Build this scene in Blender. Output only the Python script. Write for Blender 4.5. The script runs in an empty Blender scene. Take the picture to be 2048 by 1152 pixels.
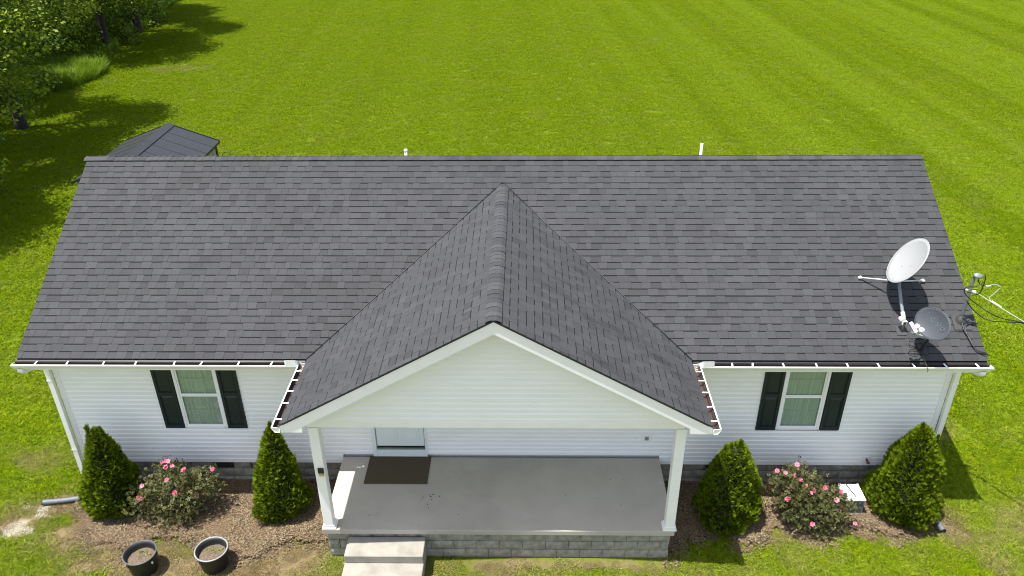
import bpy, math, random
import numpy as np
from mathutils import Vector, Matrix

random.seed(7)
RNG = np.random.default_rng(7)
SC = bpy.context.scene
COL = SC.collection

# ------------------------------------------------------------------ camera
YAW, PITCH, ROLL = 0.0196, 0.5173, -0.0085
CAM = (0.4941, -11.95, 11.288)


def cam_axes():
    cy, sy = math.cos(YAW), math.sin(YAW)
    cp, sp = math.cos(PITCH), math.sin(PITCH)
    cr, sr = math.cos(ROLL), math.sin(ROLL)

    def world(x, d, u):
        return Vector((cy * x - sy * d, sy * x + cy * d, u))
    fwd = world(0, cp, -sp)
    right0 = world(1, 0, 0)
    up0 = world(0, sp, cp)
    return cr * right0 + sr * up0, -sr * right0 + cr * up0, fwd


R_, U_, F_ = cam_axes()
cam = bpy.data.cameras.new('camera')
cam.sensor_width = 36.0
cam.lens = 1601.24 / 2048 * 36
cam.clip_start, cam.clip_end = 0.1, 2000
camo = bpy.data.objects.new('camera', cam)
COL.objects.link(camo)
M = Matrix((R_, U_, -F_)).transposed().to_4x4()
M.translation = CAM
camo.matrix_world = M
SC.camera = camo

# ------------------------------------------------------------------ light
SUN = Vector((-0.257, -0.084, 0.963)).normalized()
EL, ROT = math.asin(SUN.z), math.atan2(SUN.x, SUN.y)
world = bpy.data.worlds.new('World')
SC.world = world
world.use_nodes = True
nt = world.node_tree
sky = nt.nodes.new('ShaderNodeTexSky')
sky.sky_type = 'NISHITA'
sky.sun_disc = False
sky.sun_elevation = EL
sky.sun_rotation = ROT % (2 * math.pi)
sky.dust_density = 1.2
bg = nt.nodes['Background']
bg.inputs['Strength'].default_value = 0.125
hs = nt.nodes.new('ShaderNodeHueSaturation')      # bright, partly cloudy day: a paler blue all over
hs.inputs['Saturation'].default_value = 0.62
nt.links.new(sky.outputs['Color'], hs.inputs['Color'])
nt.links.new(hs.outputs['Color'], bg.inputs['Color'])
sl = bpy.data.lights.new('sun', 'SUN')
sl.energy = 4.6
sl.angle = math.radians(0.53)
sl.color = (1.0, 0.965, 0.90)
so = bpy.data.objects.new('sun', sl)
COL.objects.link(so)
so.rotation_euler = SUN.to_track_quat('Z', 'Y').to_euler()
SC.view_settings.view_transform = 'Standard'
SC.view_settings.look = 'None'
SC.view_settings.exposure = 1.08
SC.view_settings.gamma = 1
SC.view_settings.use_curve_mapping = False
SC.cycles.max_bounces = 8
SC.cycles.diffuse_bounces = 4
SC.cycles.transparent_max_bounces = 8
SC.cycles.use_denoising = True
SC.cycles.denoiser = 'OPENIMAGEDENOISE'
SC.cycles.denoising_input_passes = 'RGB_ALBEDO_NORMAL'
SC.cycles.denoising_prefilter = 'ACCURATE'
SC.cycles.filter_width = 1.05
SC.cycles.sample_clamp_indirect = 4.0


# ------------------------------------------------------------------ materials
class NT:
    def __init__(self, name):
        self.m = bpy.data.materials.new(name)
        self.m.use_nodes = True
        self.t = self.m.node_tree
        self.b = self.t.nodes['Principled BSDF']
        self.out = self.t.nodes['Material Output']
        self._pos = None

    def n(self, typ, **kw):
        nd = self.t.nodes.new(typ)
        for k, v in kw.items():
            if k in nd.inputs.keys() or isinstance(k, int):
                nd.inputs[k].default_value = v
            else:
                setattr(nd, k, v)
        return nd

    def l(self, a, b):
        self.t.links.new(a, b)

    def pos(self):
        if self._pos is None:
            self._pos = self.n('ShaderNodeNewGeometry').outputs['Position']
        return self._pos

    def noise(self, scale, detail=3, rough=0.55, stretch=None, off=(0, 0, 0), rot=(0, 0, 0)):
        nd = self.n('ShaderNodeTexNoise')
        nd.inputs['Scale'].default_value = scale
        nd.inputs['Detail'].default_value = detail
        nd.inputs['Roughness'].default_value = rough
        src = self.pos()
        if stretch or off != (0, 0, 0) or rot != (0, 0, 0):
            mp = self.n('ShaderNodeMapping')
            mp.inputs['Scale'].default_value = stretch or (1, 1, 1)
            mp.inputs['Location'].default_value = off
            mp.inputs['Rotation'].default_value = rot
            self.l(src, mp.inputs['Vector'])
            src = mp.outputs['Vector']
        self.l(src, nd.inputs['Vector'])
        return nd.outputs['Fac']

    def ramp(self, fac, lo, hi, a=0.0, b=1.0):
        nd = self.n('ShaderNodeMapRange')
        nd.clamp = True
        for i, v in enumerate((lo, hi, a, b)):
            nd.inputs[i + 1].default_value = v
        self.l(fac, nd.inputs[0])
        return nd.outputs[0]

    def math(self, op, a, b=None):
        nd = self.n('ShaderNodeMath', operation=op)
        for i, v in enumerate((a, b)):
            if v is None:
                continue
            if isinstance(v, (int, float)):
                nd.inputs[i].default_value = v
            else:
                self.l(v, nd.inputs[i])
        return nd.outputs[0]

    def mix(self, fac, a, b, blend='MIX'):
        nd = self.n('ShaderNodeMix', data_type='RGBA', blend_type=blend)
        for sock, v in ((nd.inputs[0], fac), (nd.inputs[6], a), (nd.inputs[7], b)):
            if isinstance(v, (int, float)):
                sock.default_value = v
            elif isinstance(v, tuple):
                sock.default_value = (*v, 1.0)
            else:
                self.l(v, sock)
        return nd.outputs[2]

    def attr(self, name, typ='GEOMETRY'):
        nd = self.n('ShaderNodeAttribute', attribute_type=typ, attribute_name=name)
        return nd.outputs['Fac']

    def bump(self, h, strength=0.3, dist=0.01):
        nd = self.n('ShaderNodeBump')
        nd.inputs['Strength'].default_value = strength
        nd.inputs['Distance'].default_value = dist
        self.l(h, nd.inputs['Height'])
        self.l(nd.outputs['Normal'], self.b.inputs['Normal'])

    def color(self, c):
        if isinstance(c, tuple):
            self.b.inputs['Base Color'].default_value = (*c, 1)
        else:
            self.l(c, self.b.inputs['Base Color'])

    def leafy(self, col, trans=0.3, rough=0.6, spec=0.25):
        """diffuse leaf with some light let through"""
        self.color(col)
        self.b.inputs['Roughness'].default_value = rough
        self.b.inputs['Specular IOR Level'].default_value = spec
        tr = self.n('ShaderNodeBsdfTranslucent')
        self.l(col, tr.inputs['Color'])
        mx = self.n('ShaderNodeMixShader')
        mx.inputs[0].default_value = trans
        self.l(self.b.outputs[0], mx.inputs[1])
        self.l(tr.outputs[0], mx.inputs[2])
        self.l(mx.outputs[0], self.out.inputs['Surface'])


def plain(name, c, rough=0.5, var=0.12, scale=6.0, bump=0.0, bscale=40.0, spec=0.5, metal=0.0, dirt=None, stretch=None):
    t = NT(name)
    f = t.ramp(t.noise(scale, 4, 0.6, stretch), 0.3, 0.7)
    lo = tuple(x * (1 - var) for x in c)
    hi = tuple(min(1, x * (1 + var)) for x in c)
    col = t.mix(f, lo, hi)
    if dirt:
        g = t.ramp(t.noise(scale * 0.4, 5, 0.7, stretch, off=(3, 7, 1)), 0.52, 0.78, 0, dirt[1])
        col = t.mix(g, col, dirt[0])
    t.color(col)
    t.b.inputs['Roughness'].default_value = rough
    t.b.inputs['Specular IOR Level'].default_value = spec
    t.b.inputs['Metallic'].default_value = metal
    if bump:
        t.bump(t.noise(bscale, 4, 0.6), bump, 0.01)
    return t.m


MAT = {}
MAT['vinyl'] = plain('vinyl_siding', (0.86, 0.85, 0.855), 0.5, 0.025, 1.5, dirt=((0.62, 0.63, 0.58), 0.25), stretch=(1, 1, 2.5))
MAT['trim'] = plain('white_trim', (0.845, 0.83, 0.84), 0.42, 0.03, 3, dirt=((0.6, 0.6, 0.54), 0.2))
MAT['white_metal'] = plain('white_gutter_metal', (0.82, 0.82, 0.80), 0.35, 0.03, 4, dirt=((0.55, 0.54, 0.48), 0.2))
MAT['brown'] = plain('brown_gutter_inside', (0.040, 0.027, 0.023), 0.6, 0.3, 9)
MAT['grit'] = plain('washed_grit', (0.42, 0.36, 0.28), 0.9, 0.4, 60, 0.4, 90)
MAT['shutter'] = plain('dark_green_shutter', (0.0055, 0.0150, 0.0190), 0.5, 0.12, 5)
MAT['concrete'] = plain('porch_concrete', (0.41, 0.372, 0.322), 0.85, 0.12, 0.9, 0.05, 60, dirt=((0.29, 0.265, 0.23), 0.6))
MAT['step_concrete'] = plain('step_concrete', (0.255, 0.238, 0.205), 0.85, 0.12, 5.0, 0.2, 60, dirt=((0.12, 0.112, 0.09), 0.65))
MAT['block'] = plain('split_face_block', (0.265, 0.245, 0.205), 0.9, 0.3, 7, 0.5, 45, dirt=((0.085, 0.078, 0.068), 0.5))
MAT['mortar'] = plain('mortar', (0.20, 0.19, 0.17), 0.95, 0.1, 20)
MAT['mat'] = plain('brown_mat', (0.068, 0.050, 0.027), 0.95, 0.1, 60, 0.4, 150)
MAT['door'] = plain('door_paint', (0.74, 0.78, 0.78), 0.4, 0.02, 3)
MAT['threshold'] = plain('threshold_metal', (0.22, 0.25, 0.22), 0.45, 0.1, 8)
MAT['dark'] = plain('dark_gap', (0.012, 0.012, 0.012), 0.8, 0.1)
MAT['black'] = plain('black_rubber', (0.012, 0.012, 0.013), 0.45, 0.2, 12)
MAT['grey_rubber'] = plain('boot_rubber', (0.035, 0.035, 0.036), 0.6, 0.2, 12)
MAT['galv'] = plain('grey_painted_pipe', (0.13, 0.145, 0.14), 0.45, 0.12, 10, metal=0.3)
MAT['alu'] = plain('cast_aluminium', (0.45, 0.46, 0.47), 0.35, 0.1, 15, metal=0.85)
MAT['dish_white'] = plain('white_dish', (0.285, 0.29, 0.29), 0.5, 0.02, 4, spec=0.3)
MAT['dish_grey'] = plain('grey_dish', (0.050, 0.057, 0.067), 0.5, 0.06, 5)
MAT['arm_grey'] = plain('grey_arm', (0.16, 0.19, 0.21), 0.4, 0.08, 10)
MAT['steel'] = plain('pale_steel', (0.55, 0.57, 0.57), 0.4, 0.08, 10, metal=0.2)
MAT['letter'] = plain('pale_lettering', (0.082, 0.091, 0.104), 0.5, 0.05, 5)
MAT['red'] = plain('red_lettering', (0.55, 0.03, 0.05), 0.5, 0.05, 5)
MAT['pvc'] = plain('white_pvc', (0.62, 0.62, 0.61), 0.4, 0.03, 8)
MAT['cable_white'] = plain('pale_cable', (0.34, 0.345, 0.34), 0.5, 0.08, 10)
MAT['corrugated'] = plain('grey_black_drain', (0.105, 0.118, 0.135), 0.55, 0.2, 12, dirt=((0.12, 0.11, 0.09), 0.4))
MAT['pot'] = plain('black_pot_plastic', (0.011, 0.012, 0.013), 0.5, 0.25, 9, dirt=((0.03, 0.028, 0.025), 0.4))
MAT['pot_rim'] = plain('weathered_pot_rim', (0.075, 0.078, 0.082), 0.5, 0.2, 9)
MAT['pot_rim_pale'] = plain('pale_pot_rim', (0.24, 0.25, 0.25), 0.5, 0.15, 9)
MAT['soil'] = plain('potting_soil', (0.12, 0.088, 0.062), 0.95, 0.5, 40, 0.8, 60)
MAT['bark'] = plain('tree_bark', (0.026, 0.021, 0.017), 0.9, 0.4, 4, 0.8, 14)
MAT['twig'] = plain('woody_stem', (0.09, 0.062, 0.038), 0.85, 0.3, 14)
MAT['shed_roof'] = plain('black_ribbed_metal', (0.021, 0.022, 0.026), 0.5, 0.12, 2, spec=0.4)
MAT['shed_trim'] = plain('black_shed_trim', (0.010, 0.010, 0.012), 0.45, 0.1)
MAT['shed_wall'] = plain('tan_shed_board', (0.28, 0.25, 0.16), 0.8, 0.1, 5)
MAT['box_white'] = plain('white_box_lid', (0.78, 0.78, 0.78), 0.5, 0.05, 5)
MAT['box_grey'] = plain('grey_box_side', (0.10, 0.105, 0.115), 0.55, 0.15, 9)
MAT['gold'] = plain('warm_lamp_lens', (0.45, 0.33, 0.16), 0.35, 0.1, 30)
MAT['spigot'] = plain('red_valve', (0.35, 0.05, 0.04), 0.5, 0.2, 9)
MAT['grid'] = plain('window_grille', (0.66, 0.68, 0.66), 0.5, 0.04, 5)
MAT['curtain'] = plain('pale_curtain', (0.50, 0.505, 0.475), 0.9, 0.2, 3, stretch=(6, 1, 0.4))
MAT['backing'] = plain('house_wrap', (0.55, 0.56, 0.54), 0.9, 0.05)
MAT['pebble'] = plain('pale_gravel', (0.40, 0.365, 0.29), 0.9, 0.3, 25)


def glass_mat():
    t = NT('window_glass')
    tr = t.n('ShaderNodeBsdfTransparent')
    tr.inputs[0].default_value = (0.86, 0.92, 0.88, 1)
    gl = t.n('ShaderNodeBsdfGlossy')
    gl.inputs['Roughness'].default_value = 0.015
    fr = t.n('ShaderNodeLayerWeight')
    fr.inputs['Blend'].default_value = 0.5
    mx = t.n('ShaderNodeMixShader')
    t.l(t.math('ADD', t.math('MULTIPLY', t.math('POWER', fr.outputs['Facing'], 3.0), 0.55), 0.045), mx.inputs[0])
    t.l(tr.outputs[0], mx.inputs[1])
    t.l(gl.outputs[0], mx.inputs[2])
    t.l(mx.outputs[0], t.out.inputs['Surface'])
    return t.m


MAT['glass'] = glass_mat()


def shingle_mat():
    t = NT('asphalt_shingle')
    tone = t.attr('tone')
    c = t.mix(t.ramp(tone, 0, 1), (0.022, 0.0223, 0.0243), (0.0500, 0.0505, 0.0540))
    g = t.ramp(t.noise(38, 3, 0.7), 0.25, 0.75, 0.84, 1.18)
    gm = t.n('ShaderNodeVectorMath', operation='SCALE')
    t.l(c, gm.inputs[0])
    big = t.ramp(t.noise(0.8, 4, 0.6), 0.3, 0.7, 0.90, 1.10)
    band = t.ramp(tone, -1, 0, 0.14, 1.0)     # butt shadow painted along the top of each tab, with its shadow print
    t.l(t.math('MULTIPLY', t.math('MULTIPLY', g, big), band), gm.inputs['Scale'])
    c = gm.outputs[0]
    # algae streaks on the right slope of the porch roof
    sep = t.n('ShaderNodeSeparateXYZ')
    t.l(t.pos(), sep.inputs[0])
    s = t.math('ADD', sep.outputs[0], sep.outputs[1])
    m1 = t.ramp(s, 2.2, 2.85, 1, 0)
    m2 = t.ramp(sep.outputs[0], 0.35, 0.9)
    st = t.ramp(t.noise(1.0, 5, 0.7, (1.1, 3.2, 1.1)), 0.50, 0.66, 0, 0.62)
    f = t.math('MULTIPLY', t.math('MULTIPLY', m1, m2), st)
    c = t.mix(f, c, (0.016, 0.0155, 0.015))
    t.color(c)
    t.b.inputs['Roughness'].default_value = 0.88
    t.b.inputs['Specular IOR Level'].default_value = 0.35
    t.bump(t.noise(140, 2, 0.6), 0.15, 0.003)
    return t.m


MAT['shingle'] = shingle_mat()


def lawn_tint(t, tone, dry):
    """grass colour from where it grows: patches, mown stripes, dry thatch"""
    big = t.ramp(t.noise(0.16, 3, 0.6), 0.34, 0.66)
    mid = t.ramp(t.noise(1.1, 4, 0.65), 0.30, 0.70)
    pat = t.ramp(t.noise(0.42, 4, 0.6, off=(11, 4, 0)), 0.62, 0.90, 0, 0.0)
    fine = t.ramp(t.noise(3.6, 3, 0.6, off=(2, 9, 0)), 0.28, 0.72)
    c = t.mix(big, (0.140, 0.196, 0.0012), (0.162, 0.207, 0.0015))
    c = t.mix(t.math('MULTIPLY', mid, 0.34), c, (0.200, 0.233, 0.0025))
    c = t.mix(t.math('MULTIPLY', t.math('SUBTRACT', 1.0, fine), 0.6), c, (0.062, 0.136, 0.0012))
    spk = t.ramp(t.noise(11.0, 3, 0.65, off=(7, 1, 0)), 0.36, 0.47, 0.75, 0)
    c = t.mix(spk, c, (0.034, 0.072, 0.001))
    spl = t.ramp(t.noise(15.0, 3, 0.65, off=(1, 5, 0)), 0.56, 0.68, 0, 0.6)
    c = t.mix(spl, c, (0.205, 0.265, 0.008))
    c = t.mix(pat, c, (0.215, 0.195, 0.022))
    # mown stripes: light on leaning lanes painted as lighter and darker lanes in the right half
    sep = t.n('ShaderNodeSeparateXYZ')
    t.l(t.pos(), sep.inputs[0])
    u = t.math('ADD', sep.outputs[0], t.math('MULTIPLY', sep.outputs[1], 0.066))
    cx = t.n('ShaderNodeCombineXYZ')
    t.l(t.math('MULTIPLY', u, 0.62), cx.inputs[0])
    t.l(t.math('MULTIPLY', sep.outputs[1], 0.012), cx.inputs[1])
    ln = t.n('ShaderNodeTexNoise')
    ln.inputs['Scale'].default_value = 1.0
    ln.inputs['Detail'].default_value = 2.5
    t.l(cx.outputs[0], ln.inputs['Vector'])
    lane = t.math('MULTIPLY', t.ramp(ln.outputs['Fac'], 0.40, 0.62), t.ramp(sep.outputs[0], 2, 15, 0.16, 0.50))
    dark = t.math('MULTIPLY', t.ramp(ln.outputs['Fac'], 0.44, 0.30), t.ramp(sep.outputs[0], 2, 15, 0.15, 0.45))
    c = t.mix(dark, c, (0.085, 0.140, 0.0012))
    c = t.mix(lane, c, (0.170, 0.245, 0.010))
    c = t.mix(dry, c, t.mix(mid, (0.165, 0.122, 0.060), (0.265, 0.205, 0.112)))
    v = t.n('ShaderNodeVectorMath', operation='SCALE')
    t.l(c, v.inputs[0])
    if tone is None:
        v.inputs['Scale'].default_value = 0.7
    else:
        t.l(t.ramp(tone, 0, 1, 0.78, 1.95), v.inputs['Scale'])
    return v.outputs[0]


def grass_mat():
    t = NT('mown_grass')
    c = lawn_tint(t, t.attr('tone'), t.attr('dry', 'INSTANCER'))
    t.leafy(c, 0.28, 0.7, 0.06)
    return t.m


def ground_mat():
    t = NT('lawn_ground')
    c = lawn_tint(t, None, t.attr('dry'))
    soil = t.ramp(t.noise(9, 4, 0.7), 0.5, 0.62, 0, 0.35)
    c = t.mix(soil, c, (0.075, 0.055, 0.034))
    c = t.mix(t.attr('pale'), c, (0.34, 0.30, 0.22))
    t.color(c)
    t.b.inputs['Roughness'].default_value = 0.95
    t.b.inputs['Specular IOR Level'].default_value = 0.1
    t.bump(t.noise(14, 5, 0.7), 0.6, 0.03)
    return t.m


def mulch_mat(name, lift):
    t = NT(name)
    tone = t.attr('tone')
    c = t.mix(tone, (0.040 * lift, 0.026 * lift, 0.017 * lift), (0.228 * lift, 0.180 * lift, 0.110 * lift))
    c = t.mix(t.ramp(t.noise(2.2, 4, 0.6), 0.4, 0.65, 0, 0.5), c, (0.13 * lift, 0.085 * lift, 0.05 * lift))
    t.color(c)
    t.b.inputs['Roughness'].default_value = 0.95
    t.b.inputs['Specular IOR Level'].default_value = 0.15
    t.bump(t.noise(30, 4, 0.7), 0.8, 0.02)
    return t.m


def leaf_mat(name, dark, light, trans=0.3, extra=None, rough=0.5, spec=0.3):
    t = NT(name)
    c = t.mix(t.attr('tone'), dark, light)
    if extra:
        c = t.mix(t.ramp(t.noise(extra[1], 3), 0.55, 0.72, 0, extra[2]), c, extra[0])
    t.leafy(c, trans, rough, spec)
    return t.m


MAT['grass'] = grass_mat()
MAT['ground'] = ground_mat()
MAT['mulch'] = mulch_mat('mulch_chip', 1.45)
MAT['mulch_base'] = mulch_mat('mulch_ground', 0.9)
MAT['arbor'] = leaf_mat('arborvitae_scale', (0.012, 0.030, 0.0015), (0.185, 0.258, 0.006), 0.26, None, 0.6, 0.12)
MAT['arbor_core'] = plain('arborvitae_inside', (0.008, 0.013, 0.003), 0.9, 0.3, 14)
MAT['rose_leaf'] = leaf_mat('rose_leaf', (0.028, 0.040, 0.009), (0.150, 0.155, 0.052), 0.2, ((0.16, 0.085, 0.04), 7.0, 0.75))
MAT['petal'] = leaf_mat('rose_petal', (0.60, 0.05, 0.15), (0.80, 0.30, 0.40), 0.2)
MAT['tree_leaf'] = leaf_mat('tree_leaf', (0.036, 0.082, 0.005), (0.280, 0.370, 0.018), 0.42)
MAT['bush_leaf'] = leaf_mat('bush_leaf', (0.038, 0.086, 0.006), (0.230, 0.330, 0.016), 0.4)
MAT['weed'] = leaf_mat('weed_leaf', (0.085, 0.165, 0.006), (0.22, 0.33, 0.012), 0.4)


# ------------------------------------------------------------------ mesh helpers
def mesh_from(name, V, F, mats=None, tone=None, smooth=False, fmat=None):
    me = bpy.data.meshes.new(name)
    me.from_pydata([tuple(map(float, v)) for v in V], [], [tuple(map(int, f)) for f in F])
    for m in (mats if isinstance(mats, (list, tuple)) else [mats]):
        if m is not None:
            me.materials.append(m)
    if fmat is not None:
        me.polygons.foreach_set('material_index', np.asarray(fmat, dtype=np.int32))
    if tone is not None:
        a = me.attributes.new('tone', 'FLOAT', 'POINT')
        a.data.foreach_set('value', np.asarray(tone, dtype=np.float32))
    if smooth:
        me.polygons.foreach_set('use_smooth', [True] * len(me.polygons))
    me.update()
    return me


def fast_mesh(name, V, F, mat, tone=None):
    """big meshes: V (n,3), F (m,k) all with the same corner count"""
    V = np.asarray(V, dtype=np.float32)
    F = np.asarray(F, dtype=np.int32)
    me = bpy.data.meshes.new(name)
    me.vertices.add(len(V))
    me.vertices.foreach_set('co', V.ravel())
    k = F.shape[1]
    me.loops.add(F.size)
    me.loops.foreach_set('vertex_index', F.ravel())
    me.polygons.add(len(F))
    me.polygons.foreach_set('loop_start', np.arange(0, F.size, k, dtype=np.int32))
    me.polygons.foreach_set('loop_total', np.full(len(F), k, dtype=np.int32))
    if mat is not None:
        me.materials.append(mat)
    if tone is not None:
        a = me.attributes.new('tone', 'FLOAT', 'POINT')
        a.data.foreach_set('value', np.asarray(tone, dtype=np.float32))
    me.polygons.foreach_set('use_smooth', np.zeros(len(F), dtype=bool))
    me.update(calc_edges=True)
    me.validate()
    return me


class MB:
    """collects shapes into one mesh"""

    def __init__(self):
        self.V, self.F, self.T, self.S = [], [], [], []

    def add(self, V, F, tone=0.5, smooth=False):
        o = len(self.V)
        self.V += [tuple(v) for v in V]
        self.F += [tuple(i + o for i in f) for f in F]
        self.T += [tone] * len(V)
        self.S += [smooth] * len(F)
        return self

    def box(self, lo, hi, bev=0.0, tone=0.5):
        x0, y0, z0 = lo
        x1, y1, z1 = hi
        if bev <= 0:
            V = [(x0, y0, z0), (x1, y0, z0), (x1, y1, z0), (x0, y1, z0), (x0, y0, z1), (x1, y0, z1), (x1, y1, z1), (x0, y1, z1)]
            F = [(0, 3, 2, 1), (4, 5, 6, 7), (0, 1, 5, 4), (1, 2, 6, 5), (2, 3, 7, 6), (3, 0, 4, 7)]
            return self.add(V, F, tone)
        b = bev
        V, idx = [], {}
        for sx in (0, 1):
            for sy in (0, 1):
                for sz in (0, 1):
                    c = [(x0, x1)[sx], (y0, y1)[sy], (z0, z1)[sz]]
                    ins = [b if s == 0 else -b for s in (sx, sy, sz)]
                    for ax in range(3):
                        p = [c[i] + (0 if i == ax else ins[i]) for i in range(3)]
                        idx[(sx, sy, sz, ax)] = len(V)
                        V.append(p)
        F = []
        for ax in range(3):
            o1, o2 = (ax + 1) % 3, (ax + 2) % 3
            for s in (0, 1):
                q = []
                for a, c in ((0, 0), (1, 0), (1, 1), (0, 1)):
                    k = [0, 0, 0]
                    k[ax] = s
                    k[o1] = a
                    k[o2] = c
                    q.append(idx[(*k, ax)])
                F.append(q if s else q[::-1])
            for a in (0, 1):
                for c in (0, 1):
                    k0 = [0, 0, 0]
                    k1 = [0, 0, 0]
                    k0[o1] = k1[o1] = a
                    k0[o2] = k1[o2] = c
                    k1[ax] = 1
                    q = [idx[(*k0, o1)], idx[(*k1, o1)], idx[(*k1, o2)], idx[(*k0, o2)]]
                    F.append(q if (a == c) else q[::-1])
        for sx in (0, 1):
            for sy in (0, 1):
                for sz in (0, 1):
                    q = [idx[(sx, sy, sz, i)] for i in range(3)]
                    F.append(q if (sx + sy + sz) % 2 else q[::-1])
        return self.add(V, F, tone)

    def prism(self, prof, axis, a, b, tone=0.5, close=True):
        """profile [(p,q)] swept along axis (0 x: p=y,q=z; 1 y: p=x,q=z; 2 z: p=x,q=y)"""
        n = len(prof)

        def at(p, q, s):
            return ((s, p, q), (p, s, q), (p, q, s))[axis]
        V = [at(p, q, a) for p, q in prof] + [at(p, q, b) for p, q in prof]
        F = []
        m = n if close else n - 1
        for i in range(m):
            j = (i + 1) % n
            F.append((i, j, n + j, n + i))
        if close:
            F += [tuple(range(n))[::-1], tuple(range(n, 2 * n))]
        return self.add(V, F, tone)

    def tube(self, pts, r, n=8, caps=True, tone=0.5):
        pts = [Vector(p) for p in pts]
        rs = r if isinstance(r, (list, tuple)) else [r] * len(pts)
        V, F = [], []
        t0 = (pts[1] - pts[0]).normalized()
        ref = Vector((0, 0, 1)) if abs(t0.z) < 0.9 else Vector((1, 0, 0))
        u = t0.cross(ref).normalized()
        for i, p in enumerate(pts):
            t = (pts[min(i + 1, len(pts) - 1)] - pts[max(i - 1, 0)]).normalized()
            u = (u - t * u.dot(t)).normalized()
            w = t.cross(u)
            for k in range(n):
                a = 2 * math.pi * k / n
                V.append(p + (u * math.cos(a) + w * math.sin(a)) * rs[i])
        for i in range(len(pts) - 1):
            for k in range(n):
                k2 = (k + 1) % n
                F.append((i * n + k, i * n + k2, (i + 1) * n + k2, (i + 1) * n + k))
        sm = [True] * len(F)
        if caps:
            F += [tuple(range(n))[::-1], tuple(range((len(pts) - 1) * n, len(pts) * n))]
        self.add(V, F, tone, True)
        return self

    def lathe(self, prof, c, n=24, axis=Vector((0, 0, 1)), tone=0.5, jit=0):
        """profile [(r,h)] round axis through c"""
        ax = Vector(axis).normalized()
        ref = Vector((1, 0, 0)) if abs(ax.x) < 0.9 else Vector((0, 1, 0))
        u = (ref - ax * ref.dot(ax)).normalized()
        w = ax.cross(u)
        V, F = [], []
        for r, h in prof:
            for k in range(n):
                a = 2 * math.pi * k / n
                V.append(Vector(c) + ax * h + (u * math.cos(a) + w * math.sin(a)) * r)
        for i in range(len(prof) - 1):
            for k in range(n):
                k2 = (k + 1) % n
                F.append((i * n + k, i * n + k2, (i + 1) * n + k2, (i + 1) * n + k))
        return self.add(V, F, tone, True)

    def mesh(self, name, mat, tones=False):
        me = mesh_from(name, self.V, self.F, mat, self.T if tones else None)
        me.polygons.foreach_set('use_smooth', self.S)
        return me


def curve_pts(pts, n=6):
    """smooth line through points"""
    P = [Vector(p) for p in pts]
    out = []
    for i in range(len(P) - 1):
        p0, p1, p2, p3 = P[max(i - 1, 0)], P[i], P[i + 1], P[min(i + 2, len(P) - 1)]
        for k in range(n):
            t = k / n
            out.append(0.5 * ((2 * p1) + (p2 - p0) * t + (2 * p0 - 5 * p1 + 4 * p2 - p3) * t * t + (3 * p1 - p0 - 3 * p2 + p3) * t ** 3))
    out.append(P[-1])
    return out


def put(name, me, parent=None, **props):
    o = bpy.data.objects.new(name, me)
    COL.objects.link(o)
    if parent is not None:
        o.parent = parent
        if parent.parent is None:
            o.matrix_parent_inverse = Matrix.Translation(-parent.location)
    for k, v in props.items():
        o[k] = v
    return o


def part(name, mb, mat, parent, **props):
    return put(name, mb.mesh(name, mat), parent, **props)


def thing(name, label, cat, loc=(0, 0, 0), group=None):
    o = bpy.data.objects.new(name, None)
    COL.objects.link(o)
    o.location = loc
    o.empty_display_size = 0.2
    o['label'] = label
    o['category'] = cat
    if group:
        o['group'] = group
    return o


def tag(o, label, cat, group=None):
    o['label'] = label
    o['category'] = cat
    if group:
        o['group'] = group
    return o


def vnoise(x, y, s, seed=0):
    """smooth value noise on arrays"""
    x = np.asarray(x, float) * s
    y = np.asarray(y, float) * s
    xi, yi = np.floor(x).astype(int), np.floor(y).astype(int)
    fx, fy = x - xi, y - yi
    fx, fy = fx * fx * (3 - 2 * fx), fy * fy * (3 - 2 * fy)

    def h(a, b):
        v = np.sin(a * 127.1 + b * 311.7 + seed * 74.7) * 43758.5453
        return v - np.floor(v)
    return (h(xi, yi) * (1 - fx) + h(xi + 1, yi) * fx) * (1 - fy) + (h(xi, yi + 1) * (1 - fx) + h(xi + 1, yi + 1) * fx) * fy


# ------------------------------------------------------------------ dimensions of the house
XL, XR = -8.429, 8.428            # roof ends
OV, ZE = 0.535, 3.351             # eave overhang, roof edge height
YR, ZR = 3.445, 5.610             # ridge
K = (ZR - ZE) / (YR + OV)
PXL, PXR = -3.319, 3.373          # porch roof eaves
PX, PZ = 0.036, 5.270             # porch ridge
PY = -2.288                       # front edge of the porch roof
WL, WR = -8.223, 8.214            # front wall ends
ZS = 0.544                        # bottom of siding
SL, SR, SD, ZB = -3.066, 3.089, -1.918, 0.709   # porch slab
KL, KR = (PZ - ZE) / (PX - PXL), (PZ - ZE) / (PXR - PX)
YB = (PZ - ZE) / K - OV           # where the porch ridge meets the roof
YBACK = 2 * YR + OV

# ------------------------------------------------------------------ ground, lawn, beds
BED_L = [(-8.2, 0.3), (-8.15, -0.7), (-7.85, -1.2), (-7.25, -1.50), (-6.1, -1.50), (-4.95, -1.72), (-4.3, -1.62), (-3.75, -1.5), (-3.0, -1.45), (-3.0, 0.3)]
BED_R = [(3.0, 0.3), (3.0, -1.72), (3.6, -1.5), (4.6, -1.36), (5.1, -1.15), (5.9, -1.25), (6.7, -1.0), (7.5, -1.25), (8.0, -1.12), (8.2, -0.6), (8.2, 0.3)]


def inside(poly, x, y):
    x, y = np.asarray(x), np.asarray(y)
    r = np.zeros(x.shape, bool)
    n = len(poly)
    for i in range(n):
        (x0, y0), (x1, y1) = poly[i], poly[(i + 1) % n]
        c = ((y0 > y) != (y1 > y)) & (x < (x1 - x0) * (y - y0) / ((y1 - y0) or 1e-9) + x0)
        r ^= c
    return r


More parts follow.
